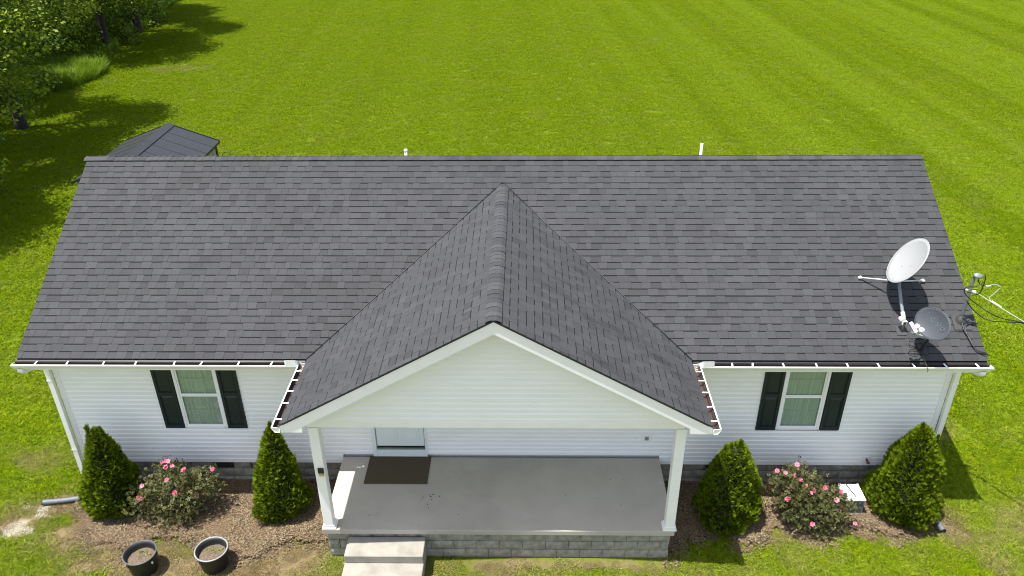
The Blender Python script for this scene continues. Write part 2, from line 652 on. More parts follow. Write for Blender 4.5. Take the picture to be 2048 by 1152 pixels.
def in_bed(x, y):
    x = x + (vnoise(x, y, 9.0, 7) - 0.5) * 0.22
    y = y + (vnoise(x, y, 8.0, 8) - 0.5) * 0.26
    wx = x + (vnoise(x, y, 3.1, 5) - 0.5) * 0.40
    wy = y + (vnoise(x, y, 2.7, 6) - 0.5) * 0.45
    return inside(BED_L, wx, wy) | inside(BED_R, wx, wy)


BLOBS = [(-6.3, -2.05, 1.6, 0.42, 1.0), (-4.2, -2.05, 1.25, 0.55, 1.1), (-8.35, -0.62, 0.65, 0.28, 1.0), (-7.9, -1.45, 0.6, 0.4, 1.0),
         (-9.2, -1.15, 0.5, 0.35, 0.9), (-8.9, -0.7, 0.5, 0.25, 0.6), (1.0, -2.05, 2.6, 0.10, 1.0), (-0.2, -2.3, 1.2, 0.3, 0.6), (8.45, -1.1, 0.28, 0.45, 0.9), (6.6, -1.25, 1.2, 0.18, 0.7),
         (8.9, -1.95, 0.35, 0.25, 0.6), (9.6, -1.5, 0.5, 0.9, 0.4), (3.4, -2.1, 0.9, 0.2, 0.55), (5.2, -1.4, 0.8, 0.15, 0.6), (-9.6, 0.6, 0.9, 0.4, 0.45), (-8.9, -2.3, 0.9, 0.2, 0.1),
         (-18.8, 32.6, 3.0, 0.9, 0.6), (9.4, 1.6, 0.5, 0.5, 0.4)]


def dry_at(x, y):
    d = np.zeros(np.shape(x))
    for cx, cy, rx, ry, a in BLOBS:
        d = np.maximum(d, a * np.exp(-(((x - cx) / rx) ** 2 + ((y - cy) / ry) ** 2) ** 1.3))
    n = vnoise(x, y, 3.0, 1) * 0.5 + vnoise(x, y, 9.0, 2) * 0.3 + vnoise(x, y, 1.1, 3) * 0.2
    near = np.clip((3.0 - y) / 4.0, 0, 1) * 0.17
    near = near + np.clip((-2.9 - y) / 1.5, 0, 1) * 0.30  # unseen front lawn made drier to cut green bounce on the gable
    return np.clip((d + near + (n - 0.5) * 0.9) * 1.5 - 0.28 - 0.16 * np.clip((y - 3) / 4, 0, 1), 0, 1)


def pale_at(x, y):
    d = np.zeros(np.shape(x))
    for cx, cy, rx, ry, a in [(-9.05, -1.28, 0.42, 0.2, 1), (-8.85, -0.75, 0.22, 0.12, 1), (-9.1, -0.72, 0.25, 0.1, 0.8), (-9.6, -1.5, 0.5, 0.4, 0.9), (-8.7, -0.93, 0.18, 0.06, 0.9)]:
        d = np.maximum(d, a * np.exp(-(((x - cx) / rx) ** 2 + ((y - cy) / ry) ** 2)))
    n = vnoise(x, y, 6, 11) * 0.6 + vnoise(x, y, 17, 12) * 0.4
    return np.clip((d + (n - 0.5) * 0.9 - 0.42) * 3.0, 0, 1)


def ground():
    xs = np.concatenate([[-320, -160, -90, -60, -45, -35, -28, -22, -17, -13], np.arange(-11, 11.01, 0.14), [13, 17, 22, 28, 35, 45, 60, 90, 160, 320]])
    ys = np.concatenate([[-160, -80, -40, -20, -10, -7], np.arange(-5.2, 3.01, 0.14), [5, 8, 11, 15, 20, 26, 34, 44, 60, 90, 150, 250, 420]])
    X, Y = np.meshgrid(xs, ys)
    flat = (np.abs(X) < 8.6) & (Y > -2.2) & (Y < 7.6)
    Z = np.where(flat, -0.015, -0.012)
    V = np.stack([X.ravel(), Y.ravel(), Z.ravel()], 1)
    ny, nx = X.shape
    i = np.arange(ny - 1)[:, None] * nx + np.arange(nx - 1)[None]
    i = i.ravel()
    F = np.stack([i, i + 1, i + nx + 1, i + nx], 1)
    me = fast_mesh('ground', V, F, MAT['ground'])
    for nm, fn in (('dry', dry_at), ('pale', pale_at)):
        a = me.attributes.new(nm, 'FLOAT', 'POINT')
        a.data.foreach_set('value', fn(V[:, 0], V[:, 1]).astype(np.float32))
    o = put('ground', me)
    o['kind'] = 'structure'


ground()


def bed(name, poly):
    x0, x1 = min(p[0] for p in poly) - 0.2, max(p[0] for p in poly) + 0.2
    y0, y1 = min(p[1] for p in poly) - 0.2, 0.05
    xs, ys = np.arange(x0, x1, 0.06), np.arange(y0, y1, 0.06)
    X, Y = np.meshgrid(xs, ys)
    ok = in_bed(X, Y)
    Z = 0.012 + vnoise(X, Y, 2.3, 31) * 0.035 + vnoise(X, Y, 11, 32) * 0.02
    V = np.stack([X.ravel(), Y.ravel(), Z.ravel()], 1)
    ny, nx = X.shape
    i, j = np.meshgrid(np.arange(ny - 1), np.arange(nx - 1), indexing='ij')
    keep = (ok[:-1, :-1] & ok[1:, :-1] & ok[:-1, 1:] & ok[1:, 1:])
    b = (i * nx + j)[keep]
    F = np.stack([b, b + 1, b + nx + 1, b + nx], 1)
    me = fast_mesh(name, V, F, MAT['mulch_base'], vnoise(V[:, 0], V[:, 1], 14, 33) * 0.7)
    put(name, me)['kind'] = 'structure'


bed('mulch_bed', BED_L)
bed('mulch_bed', BED_R)


def gn_scatter(name, pts, rot, scale, dry, sources, label):
    """one object of points; geometry nodes put a patch on every point"""
    me = bpy.data.meshes.new(name)
    me.vertices.add(len(pts))
    me.vertices.foreach_set('co', np.asarray(pts, np.float32).ravel())
    for nm, arr, typ in (('rot', rot, 'FLOAT_VECTOR'), ('size', scale, 'FLOAT'), ('dry', dry, 'FLOAT')):
        a = me.attributes.new(nm, typ, 'POINT')
        a.data.foreach_set('vector' if typ == 'FLOAT_VECTOR' else 'value', np.asarray(arr, np.float32).ravel())
    o = put(name, me)
    o['kind'] = 'stuff'
    g = bpy.data.node_groups.new(name + '_scatter', 'GeometryNodeTree')
    g.interface.new_socket('Geometry', in_out='INPUT', socket_type='NodeSocketGeometry')
    g.interface.new_socket('Geometry', in_out='OUTPUT', socket_type='NodeSocketGeometry')
    gi, go = g.nodes.new('NodeGroupInput'), g.nodes.new('NodeGroupOutput')
    iop = g.nodes.new('GeometryNodeInstanceOnPoints')
    jn = g.nodes.new('GeometryNodeJoinGeometry')
    for s in sources[::-1]:
        oi = g.nodes.new('GeometryNodeObjectInfo')
        oi.inputs['Object'].default_value = s
        oi.inputs['As Instance'].default_value = True
        g.links.new(oi.outputs['Geometry'], jn.inputs[0])
    g.links.new(gi.outputs[0], iop.inputs['Points'])
    g.links.new(jn.outputs[0], iop.inputs['Instance'])
    iop.inputs['Pick Instance'].default_value = True
    for nm, typ, sock in (('rot', 'FLOAT_VECTOR', 'Rotation'), ('size', 'FLOAT', 'Scale')):
        na = g.nodes.new('GeometryNodeInputNamedAttribute')
        na.data_type = typ
        na.inputs['Name'].default_value = nm
        g.links.new(na.outputs['Attribute'], iop.inputs[sock])
    ri = g.nodes.new('FunctionNodeRandomValue')
    ri.data_type = 'INT'
    for s in ri.inputs:
        if s.enabled and s.name == 'Max':
            s.default_value = len(sources) - 1
        if s.enabled and s.name == 'Min':
            s.default_value = 0
    outs = [s for s in ri.outputs if s.enabled]
    g.links.new(outs[0], iop.inputs['Instance Index'])
    g.links.new(iop.outputs[0], go.inputs[0])
    md = o.modifiers.new('scatter', 'NODES')
    md.node_group = g
    return o


def blade_patch(name, n, rad, h0, h1, w, mat, lean=0.5, seed=1):
    r = np.random.default_rng(seed)
    a, q = r.uniform(0, 2 * np.pi, n), np.sqrt(r.uniform(0, 1, n)) * rad
    bx, by = np.cos(a) * q, np.sin(a) * q
    clump = vnoise(bx + 5, by + 5, 9, seed)
    h = r.uniform(h0, h1, n) * (0.6 + 0.8 * clump)
    th = r.uniform(0, 2 * np.pi, n)
    ln = r.uniform(0.1, lean, n) * 2 * h
    ph = r.uniform(0, np.pi, n)
    ww = w * r.uniform(0.6, 1.3, n) / 2
    wx, wy = np.cos(ph) * ww, np.sin(ph) * ww
    mx, my = bx + np.cos(th) * ln * 0.35, by + np.sin(th) * ln * 0.35
    tx, ty = bx + np.cos(th) * ln, by + np.sin(th) * ln
    V = np.zeros((n, 5, 3))
    V[:, 0] = np.stack([bx - wx, by - wy, 0 * h - 0.01], 1)
    V[:, 1] = np.stack([bx + wx, by + wy, 0 * h - 0.01], 1)
    V[:, 2] = np.stack([mx - wx, my - wy, h * 0.62], 1)
    V[:, 3] = np.stack([mx + wx, my + wy, h * 0.62], 1)
    V[:, 4] = np.stack([tx, ty, h], 1)
    b = np.arange(n)[:, None] * 5
    F = np.concatenate([b + np.array([[0, 1, 3]]), b + np.array([[0, 3, 2]]), b + np.array([[2, 3, 4]])], 0)
    tone = np.repeat(np.clip(r.normal(0.45, 0.22, n) + (clump - 0.5) * 0.5, 0, 1)[:, None], 5, 1)
    tone[:, :2] *= 0.75
    me = fast_mesh(name, V.reshape(-1, 3), F, mat, tone.ravel())
    return bpy.data.objects.new(name, me)


WOOD_EDGE = [(-60, 8), (-26.5, 8), (-25.5, 20), (-24.0, 24.5), (-23.2, 28.5), (-22.6, 31.0), (-24.0, 34.0), (-25.2, 40), (-25.4, 46), (-26.6, 49), (-26.6, 60), (-60, 62)]


def visible_xy(x, y, m):
    d = np.stack([x - CAM[0], y - CAM[1], np.zeros_like(x) - CAM[2]], 1)
    xc = d @ np.array(R_)
    zc = d @ np.array(F_)
    yc = d @ np.array(U_)
    f = 1601.24
    return (zc > 1) & (np.abs(f * xc / zc) < 1024 + m) & (np.abs(f * yc / zc) < 576 + m)


def lawn():
    src = [blade_patch('grass_tuft', 430, 0.34, 0.026, 0.052, 0.012, MAT['grass'], 1.15, s) for s in range(1, 6)]
    far = np.arange(-46, 46, 0.36)
    fy = np.arange(-6, 57, 0.36)
    X, Y = [a.ravel() for a in np.meshgrid(far, fy)]
    X = X + RNG.uniform(-0.2, 0.2, X.shape)
    Y = Y + RNG.uniform(-0.2, 0.2, Y.shape)
    house = (X > -8.4) & (X < 8.5) & (Y > -0.1) & (Y < 7.1)
    house |= (X > -3.3) & (X < 3.3) & (Y > -2.1) & (Y < 0.1)
    house |= (X > -2.95) & (X < -0.95) & (Y > -3.8) & (Y < 0)
    keep = ~house & ~in_bed(X, Y) & ~inside(WOOD_EDGE, X, Y) & visible_xy(X, Y, 60)
    # keep patches clear of bed edges by their radius
    for dx, dy in ((0.2, 0), (-0.2, 0), (0, 0.2)):
        keep &= ~in_bed(X + dx, Y + dy)
    keep &= ~((X > -13.2) & (X < -10) & (Y > 10.6) & (Y < 14))
    X, Y = X[keep], Y[keep]
    # small patches fill the fringes near the beds and the porch
    fx = RNG.uniform(-11, 11, 9000)
    fy2 = RNG.uniform(-4, 1.2, 9000)
    hs = (fx > -8.28) & (fx < 8.3) & (fy2 > -0.05)
    hs |= (fx > -3.1) & (fx < 3.15) & (fy2 > -2.02)
    hs |= (fx > -2.75) & (fx < -1.15) & (fy2 > -3.6)
    d2 = dry_at(fx, fy2)
    k2 = ~hs & ~in_bed(fx, fy2) & visible_xy(fx, fy2, 60)
    k2 |= in_bed(fx, fy2) & ~hs & (RNG.uniform(0, 1, 9000) < 0.03)
    k2 &= RNG.uniform(0, 1, 9000) < (1.0 - 0.45 * d2)
    fx, fy2 = fx[k2], fy2[k2]
    AX, AY = np.concatenate([X, fx]), np.concatenate([Y, fy2])
    sc = np.concatenate([RNG.uniform(0.85, 1.2, len(X)), RNG.uniform(0.30, 0.48, len(fx))])
    dr = dry_at(AX, AY)
    dr = np.clip(dr + RNG.normal(0, 0.08, len(dr)), 0, 1)
    bald = pale_at(AX, AY) + np.clip(dr - 0.55, 0, 1) * 0.9
    kk = RNG.uniform(0, 1, len(AX)) > bald
    AX, AY, sc, dr = AX[kk], AY[kk], sc[kk], dr[kk]
    sc = sc * (1 - 0.25 * dr)
    Z = 0 * AX - 0.012
    rot = np.stack([0 * AX, 0 * AX, RNG.uniform(0, 6.28, len(AX))], 1)
    gn_scatter('grass', np.stack([AX, AY, Z], 1), rot, sc, dr, src, '')


lawn()


def mulch_chips():
    src = []
    for s in range(3):
        r = np.random.default_rng(50 + s)
        V, F, T = [], [], []
        for i in range(75):
            c = np.array([*r.uniform(-0.13, 0.13, 2), r.uniform(0.0, 0.022)])
            L, W, H = r.uniform(0.015, 0.045), r.uniform(0.007, 0.016), r.uniform(0.003, 0.007)
            a, t = r.uniform(0, 6.28), r.uniform(-0.35, 0.35)
            ex = np.array([math.cos(a), math.sin(a), t]) * L / 2
            ey = np.array([-math.sin(a), math.cos(a), r.uniform(-.3, .3)]) * W / 2
            ez = np.array([0, 0, H])
            b = len(V)
            V += [c - ex - ey, c + ex - ey, c + ex + ey, c - ex + ey, c - ex * .8 - ey + ez, c + ex * .9 - ey * .8 + ez, c + ex + ey + ez, c - ex * .9 + ey + ez]
            F += [[b + 4, b + 5, b + 6, b + 7], [b, b + 1, b + 5, b + 4], [b + 1, b + 2, b + 6, b + 5], [b + 2, b + 3, b + 7, b + 6], [b + 3, b, b + 4, b + 7]]
            T += [float(np.clip(r.beta(1.1, 1.7), 0, 1))] * 8
        src.append(bpy.data.objects.new('mulch_chip', fast_mesh('mulch_chip', V, F, MAT['mulch'], T)))
    n = 5200
    x = np.concatenate([RNG.uniform(-8.5, -2.9, n // 2), RNG.uniform(2.9, 8.5, n // 2)])
    y = RNG.uniform(-2.3, 0.02, n)
    k = in_bed(x, y) | (in_bed(x, y + 0.25) & (RNG.uniform(0, 1, n) < 0.22))
    k &= ~((x > -3.05) & (x < 3.05) & (y > -1.95))
    x, y = x[k], y[k]
    z = np.where(in_bed(x, y), 0.014 + vnoise(x, y, 2.3, 31) * 0.035 + vnoise(x, y, 11, 32) * 0.02, 0.0)
    rot = np.stack([0 * x, 0 * x, RNG.uniform(0, 6.28, len(x))], 1)
    gn_scatter('mulch', np.stack([x, y, z], 1), rot, RNG.uniform(0.7, 1.2, len(x)), 0 * x, src, '')


mulch_chips()


def pebbles():
    src = []
    for s in range(3):
        r = np.random.default_rng(80 + s)
        me = bpy.data.meshes.new('pebble')
        V = np.array([(1, 0, 0), (-1, 0, 0), (0, 1, 0), (0, -1, 0), (0, 0, 0.7), (0, 0, -0.7)]) * r.uniform(0.7, 1.2, (6, 3))
        F = [(0, 2, 4), (2, 1, 4), (1, 3, 4), (3, 0, 4), (2, 0, 5), (1, 2, 5), (3, 1, 5), (0, 3, 5)]
        src.append(bpy.data.objects.new('pebble', mesh_from('pebble', V, F, MAT['pebble'])))
    x, y = RNG.uniform(-10.4, -8.3, 9000), RNG.uniform(-2.2, -0.3, 9000)
    k = pale_at(x, y) > RNG.uniform(0.15, 1, 9000)
    x, y = x[k], y[k]
    rot = RNG.uniform(0, 6.28, (len(x), 3))
    gn_scatter('gravel', np.stack([x, y, 0 * x + 0.0], 1), rot, RNG.uniform(0.006, 0.017, len(x)), 0 * x, src, '')


pebbles()

# ------------------------------------------------------------------ HOUSE
house = thing('house', 'white sided one-storey house with dark shingle roof and gabled front porch', 'house', (0, 0, 0))

# --- foundation
fb = MB()
fb.box((WL + 0.09, 0.11, -0.3), (WR - 0.09, 6.85, ZS - 0.01))
fb.box((SL + 0.13, SD + 0.135, -0.3), (SR - 0.13, 0.10, ZB - 0.115))
foundation = part('foundation', fb, MAT['mortar'], house)


def block_mesh(L, H, D, seed, rough=0.014):
    """split-face block, front towards -y, base corner at origin"""
    r = np.random.default_rng(seed)
    nx, nz = 6, 3
    V, F = [], []
    for j in range(nz + 1):
        for i in range(nx + 1):
            edge = i in (0, nx) or j in (0, nz)
            V.append((L * i / nx, (0.012 if edge else -r.uniform(0, rough)), H * j / nz))
    for j in range(nz):
        for i in range(nx):
            a = j * (nx + 1) + i
            F.append((a, a + 1, a + nx + 2, a + nx + 1))
    ring = [i for i in range(nx + 1)] + [(j) * (nx + 1) + nx for j in range(1, nz + 1)] + [nz * (nx + 1) + i for i in range(nx - 1, -1, -1)] + [j * (nx + 1) for j in range(nz - 1, 0, -1)]
    o = len(V)
    for k in ring:
        x, y, z = V[k]
        V.append((x, D, z))
    n = len(ring)
    for k in range(n):
        k2 = (k + 1) % n
        F.append((ring[k], o + k, o + k2, ring[k2]))
    return mesh_from('block', V, F, MAT['block'])


BLK = {}


def add_block(x, y, z, L, H, rz=0.0):
    key = (round(L, 2), round(H, 2), random.randrange(4))
    if key not in BLK:
        BLK[key] = block_mesh(L, H, 0.10, hash(key) % 9999)
    o = put('block', BLK[key], foundation)
    o.location = (x, y, z)
    o.rotation_euler = (0, 0, rz)
    return o


def block_run(x0, x1, zs, place, skip=None):
    """running bond; place(s, z, L, H) puts one block"""
    for r, (z0, z1) in enumerate(zs):
        s = x0 - (0.203 if r % 2 else 0.0)
        while s < x1 - 0.03:
            a, b = max(s, x0), min(s + 0.396, x1)
            if b - a > 0.05 and not (skip and skip(a, b, r)):
                place(a, z0, round(b - a, 2), round(z1 - z0, 2))
            s += 0.4064


ROWS_M = [(-0.066, 0.124), (0.137, 0.327), (0.34, 0.53)]
VENTS = [(-5.68, -5.30), (4.05, 4.43)]
block_run(WL + 0.05, WR - 0.05, ROWS_M, lambda s, z, L, H: add_block(s, 0.03, z, L, H), lambda a, b, r: (a > SL + 0.06 and b < SR - 0.06) or (r == 2 and any(a < v1 and b > v0 for v0, v1 in VENTS)))
for v0, v1 in VENTS:    # short blocks each side of a vent are left to the mortar wall; the vent fills the gap
    vb = MB().box((v0, 0.03, 0.375), (v1, 0.05, 0.53))
    for e in ((v0 - 0.004, 0.022, 0.37, v1 + 0.004, 0.045, 0.384), (v0 - 0.004, 0.022, 0.521, v1 + 0.004, 0.045, 0.535)):
        vb.box(e[:3], e[3:])
    vt = part('foundation_vent', vb, MAT['dark'], foundation)
    for i in range(2):
        x = (v0 - 0.35, v1 + 0.012)[i]
        add_block(x, 0.03, 0.34, 0.33, 0.19)
ROWS_P = [(-0.018, 0.172), (0.186, 0.376), (0.39, 0.58)]
block_run(SL + 0.06, SR - 0.06, ROWS_P, lambda s, z, L, H: add_block(s, SD + 0.06, z, L, H))
block_run(0.0, -SD - 0.16, ROWS_P, lambda s, z, L, H: add_block(SR - 0.06, SD + 0.17 + s, z, L, H, math.pi / 2))
block_run(0.0, -SD - 0.16, ROWS_P, lambda s, z, L, H: add_block(SL + 0.06, SD + 0.17 + s + L, z, L, H, -math.pi / 2))

# --- walls with one board per course
wall = part('wall', MB().box((WL + 0.02, 0.035, ZS + 0.006), (WR - 0.02, 6.90, 3.22)), MAT['backing'], house)
EXPO = 0.1016


def board(x0, x1, z, y, parent, h=EXPO, x0t=None, x1t=None):
    """clapboard: lower edge stands out, face slopes back; optionally cut to a rake"""
    x0t = x0 if x0t is None else x0t
    x1t = x1 if x1t is None else x1t
    j = random.uniform(-0.0012, 0.0012)
    V = []
    fz = 0.60
    xa, xb = x0 + (x0t - x0) * fz, x1 + (x1t - x1) * fz
    for (a, b, zz, yy) in ((x0, x1, z + 0.001, y + 0.006), (x0, x1, z - 0.003, y - 0.020 + j), (xa, xb, z + h * fz, y - 0.0215 + j), (x0t, x1t, z + h - 0.003, y - 0.003)):
        V += [(a, yy, zz), (b, yy, zz)]
    F = [(0, 2, 3, 1), (2, 4, 5, 3), (4, 6, 7, 5)]
    V += [(x0t, y + 0.006, z + h), (x1t, y + 0.006, z + h)]
    F += [(6, 8, 9, 7), (0, 8, 6, 4, 2), (1, 3, 5, 7, 9)]
    return put('siding_board', mesh_from('siding_board', V, F, MAT['vinyl']), parent)


OPEN = [(-6.395, -4.822, 1.417, 2.96), (4.843, 6.41, 1.43, 2.97), (-2.469, -1.410, 0.70, 3.0)]
CORNER = 0.10
starter = MB().box((WL + CORNER, -0.022, ZS), (SL - 0.0, 0.03, ZS + 0.022)).box((SR + 0.0, -0.022, ZS), (WR - CORNER, 0.03, ZS + 0.022))
part('starter_trim', starter, MAT['trim'], wall)
z = ZS + 0.024
while z < 3.15:
    segs = [(WL + CORNER, WR - CORNER)]
    if z < ZB - 0.02:
        segs = [(WL + CORNER, SL), (SR, WR - CORNER)]
    for (a, b, z0, z1) in OPEN:
        if z + EXPO * 0.5 > z0 and z + EXPO * 0.5 < z1:
            ns = []
            for s0, s1 in segs:
                if a > s0 and b < s1:
                    ns += [(s0, a), (b, s1)]
                else:
                    ns.append((s0, s1))
            segs = ns
    for s0, s1 in segs:
        board(s0, s1, z, 0.0, wall)
    z += EXPO
for x0, x1 in ((WL, WL + CORNER), (WR - CORNER, WR)):
    part('corner_board', MB().box((x0, -0.028, ZS - 0.004), (x1, 0.10, 3.2), 0.006), MAT['trim'], wall)


def side_wall(x, s):
    """gable end: sawtooth siding sheet up to the rake"""
    V, F = [], []
    zz = ZS
    while zz < ZR - 0.25:
        z1 = zz + EXPO
        for (q, off) in ((zz, 0.018), (z1, 0.004)):
            half = min(3.45, max(0.02, (ZR - 0.12 - q) / K))
            V += [(x + s * off, YR - half + 0.0, q), (x + s * off, YR + half, q)]
        b = len(V) - 4
        F.append((b, b + 1, b + 3, b + 2))
        if b >= 4:
            F.append((b - 2, b - 1, b + 1, b))
        zz = z1
    return put('end_wall', mesh_from('end_wall', V, F, MAT['vinyl']), house)


side_wall(WL, -1)
side_wall(WR, 1)
gb = MB()
for x in (WL + 0.06, WR - 0.06):
    gb.prism([(YR - 3.4, 3.2), (YR + 3.4, 3.2), (YR, ZR - 0.16)], 0, x - 0.05, x + 0.05)
part('gable_framing', gb, MAT['backing'], house)

# --- roof decks (what the shingles lie on)
TH = 0.012
db = MB()
# front slope, rear slope, porch slopes as slabs
DB = 0.065
db.add([(XL, -OV + DB, ZE - TH + DB * K), (XR, -OV + DB, ZE - TH + DB * K), (XR, YR, ZR - TH), (XL, YR, ZR - TH), (XL, -OV + DB, ZE - TH - .03 + DB * K), (XR, -OV + DB, ZE - TH - .03 + DB * K), (XR, YR, ZR - TH - .03), (XL, YR, ZR - TH - .03)],
       [(0, 1, 2, 3), (4, 7, 6, 5), (0, 4, 5, 1), (1, 5, 6, 2), (3, 7, 4, 0)])
db.add([(XL, YR, ZR - .004), (XR, YR, ZR - .004), (XR, YBACK, ZE), (XL, YBACK, ZE), (XL, YR, ZR - TH - .03), (XR, YR, ZR - TH - .03), (XR, YBACK, ZE - .05), (XL, YBACK, ZE - .05)],
       [(0, 1, 2, 3), (4, 7, 6, 5), (2, 6, 7, 3), (1, 5, 6, 2), (3, 7, 4, 0)])
roof = part('roof', db, MAT['shingle'], house)
for s, xe in ((-1, PXL), (1, PXR)):
    pb = MB()
    yv = -OV - 0.0
    yb = YB
    xd = xe - s * DB
    zd = ZE - TH + DB * (KL if s < 0 else KR)
    V = [(xd, PY, zd), (xd, yv, zd), (PX, yb, PZ - TH), (PX, PY, PZ - TH)]
    V += [(a, b, c - .03) for a, b, c in V]
    pb.add(V, [(0, 1, 2, 3), (7, 6, 5, 4), (0, 4, 5, 1), (3, 7, 4, 0)])
    part('porch_roof_deck', pb, MAT['shingle'], roof)

# --- shingles
EXP_S = 0.1434
WID = [0.10, 0.14, 0.165, 0.19, 0.22, 0.26]
TON = [0.34, 0.50, 0.64, 0.76, 0.88]
THK = [0.0072, 0.0088]
Hn = 0.182


def shingle_geo(w, t):
    g = 0.0009 if t < 0.008 else 0.0022
    b0 = EXP_S - (0.0225 if t < 0.008 else 0.0085)
    h = lambda v: t + (0.001 - t) * v / Hn
    V = [(g, 0, 0), (w - g, 0, 0), (w - g, 0, t), (g, 0, t), (g, Hn, -0.004), (w - g, Hn, -0.004), (w - g, Hn, 0.001), (g, Hn, 0.001),
         (g, b0, h(b0)), (w - g, b0, h(b0)), (g, b0 + 0.004, h(b0 + .004)), (w - g, b0 + 0.004, h(b0 + .004))]
    F = [(3, 2, 9, 8), (8, 9, 11, 10), (10, 11, 6, 7), (0, 1, 2, 3), (1, 5, 6, 2), (4, 0, 3, 7)]
    return V, F


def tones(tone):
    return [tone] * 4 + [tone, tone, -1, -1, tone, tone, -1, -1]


PIECES = []   # (matrix, width, tone, thickness)


def lay(origin, uax, vax, length_fn, courses, cut=None, tag_=''):
    """cover a slope: uax along the course, vax up the slope; length_fn(v) -> (u0,u1)"""
    u, v = Vector(uax).normalized(), Vector(vax).normalized()
    n = u.cross(v)
    if n.z < 0:
        n = -n
    flip = u.cross(v).dot(n) < 0
    last = None
    for c in range(courses):
        s = c * EXP_S
        u0, u1 = length_fn(s)
        if u1 - u0 < 0.05:
            continue
        x = u0 - random.uniform(0, 0.2)
        k = random.random() < 0.5
        wob = random.uniform(-0.002, 0.002)
        while x < u1:
            w = random.choices(WID, (1, 2, 3, 3, 2, 1))[0]
            a, b = max(x, u0), min(x + w, u1)
            x += w
            k = (not k if k else random.random() < 0.9) if random.random() < 0.8 else k
            if b - a < 0.012:
                continue
            t = THK[1] if k else THK[0]
            tone = random.choices(TON, (0.0, 1, 4, 3, 0.25))[0] if k else random.choices(TON, (.6, 2.5, 4, 1, 0))[0]
            o = Vector(origin) + u * a + v * (s + wob)
            if flip:
                m = Matrix((-u, v, n)).transposed().to_4x4()
                o = Vector(origin) + u * b + v * (s + wob)
            else:
                m = Matrix((u, v, n)).transposed().to_4x4()
            m.translation = o
            full = abs((b - a) - w) < 1e-6
            PIECES.append((m, b - a, tone, t, full))


cosK = 1 / math.sqrt(1 + K * K)
drop = Vector((0, 0, -TH))
nC = int(math.hypot(YR + OV, ZR - ZE) / EXP_S) + 1


def main_len(s):
    return (XL, XR)


EDGE = 0.022          # the lowest course stops short of the gutter
lay(Vector((0, -OV + EDGE * cosK, ZE + EDGE * cosK * K)) + drop, (1, 0, 0), (0, 1, K), main_len, nC - 1)
for side, xe, kk in ((-1, PXL, KL), (1, PXR, KR)):
    sl = math.hypot(1, kk)
    ncp = int(abs(PX - xe) * sl / EXP_S)

    def plen(s, xe=xe, kk=kk, sl=sl):
        h = kk * s / sl + 0.0
        yb = h / K - OV
        return (PY, min(yb + 0.10, YB))
    lay(Vector((xe - side * 0.018, 0, ZE + 0.018 * kk)) + drop, (0, 1, 0), (-side, 0, kk), plen, ncp)


def hidden(m, w):
    """main roof pieces buried well under the porch roof"""
    p = m @ Vector((w / 2, 0.07, 0))
    if m.col[0][0] ** 2 < 0.5:
        return False
    h = (PZ - ZE) * max(0.0, 1 - abs(p.x - PX) / (PXR - PX)) + ZE
    return h - p.z > 0.16


PIECES = [q for q in PIECES if not hidden(q[0], q[1])]


def px_area(m, w):
    P = [m @ Vector(c) for c in ((0, 0, 0), (w, 0, 0), (w, EXP_S, 0), (0, EXP_S, 0))]
    Q = []
    for p in P:
        d = p - Vector(CAM)
        Q.append((d.dot(R_) / d.dot(F_), d.dot(U_) / d.dot(F_)))
    return abs(sum(Q[i][0] * Q[(i + 1) % 4][1] - Q[(i + 1) % 4][0] * Q[i][1] for i in range(4))) / 2


order = sorted([i for i, q in enumerate(PIECES) if q[4]], key=lambda i: -px_area(PIECES[i][0], PIECES[i][1]))
single = set(order[:298])
SHM = {}
bv, bf, bt = [], [], []
for i, (m, w, tone, t, full) in enumerate(PIECES):
    if i in single:
        key = (w, tone, t)
        if key not in SHM:
            V, F = shingle_geo(w, t)
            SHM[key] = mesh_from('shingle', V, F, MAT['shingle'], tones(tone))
        o = put('shingle', SHM[key], roof)
        o.matrix_basis = m
    else:
        V, F = shingle_geo(w, t)
        b = len(bv)
        bv += [m @ Vector(p) for p in V]
        bf += [tuple(b + k for k in f) for f in F]
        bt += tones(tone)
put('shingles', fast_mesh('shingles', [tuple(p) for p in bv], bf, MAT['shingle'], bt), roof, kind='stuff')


# ridge caps
def cap_mesh(L, kl, kr, tone, half=0.138):
    """bent cap along +y (local), ridge at x=0; butt at y=0"""
    prof = []
    for f in (-1, -0.62, -0.30, -0.12, 0, 0.12, 0.30, 0.62, 1):
        k = kl if f < 0 else kr
        x = f * half / math.hypot(1, k)
        zz = -abs(x) * k
        rnd = 0.030 * math.exp(-(f / 0.28) ** 2)
        prof.append((x, zz - rnd + 0.016))
    n = len(prof)
    V = []
    for y, lift in ((0.0, 0.0), (0.0, 0.0065), (L + 0.06, -0.001)):
        V += [(x, y, q + lift) for x, q in prof]
    F = []
    for i in range(n - 1):
        F += [(i, i + 1, n + i + 1, n + i), (n + i, n + i + 1, 2 * n + i + 1, 2 * n + i)]
    F += [(0, n, 2 * n), (n - 1, 3 * n - 1, 2 * n - 1)]
    return mesh_from('ridge_cap', V, F, MAT['shingle'], [tone] * len(V), smooth=False)


CAPS = {}


def cap(L, kl, kr, mat4):
    tone = random.choice((0.45, 0.6, 0.75, 0.85, 0.95, 1.0))
    key = (round(L, 3), round(kl, 3), round(kr, 3), tone)
    if key not in CAPS:
        CAPS[key] = cap_mesh(L, kl, kr, tone)
    o = put('ridge_cap', CAPS[key], roof)
    o.matrix_basis = mat4


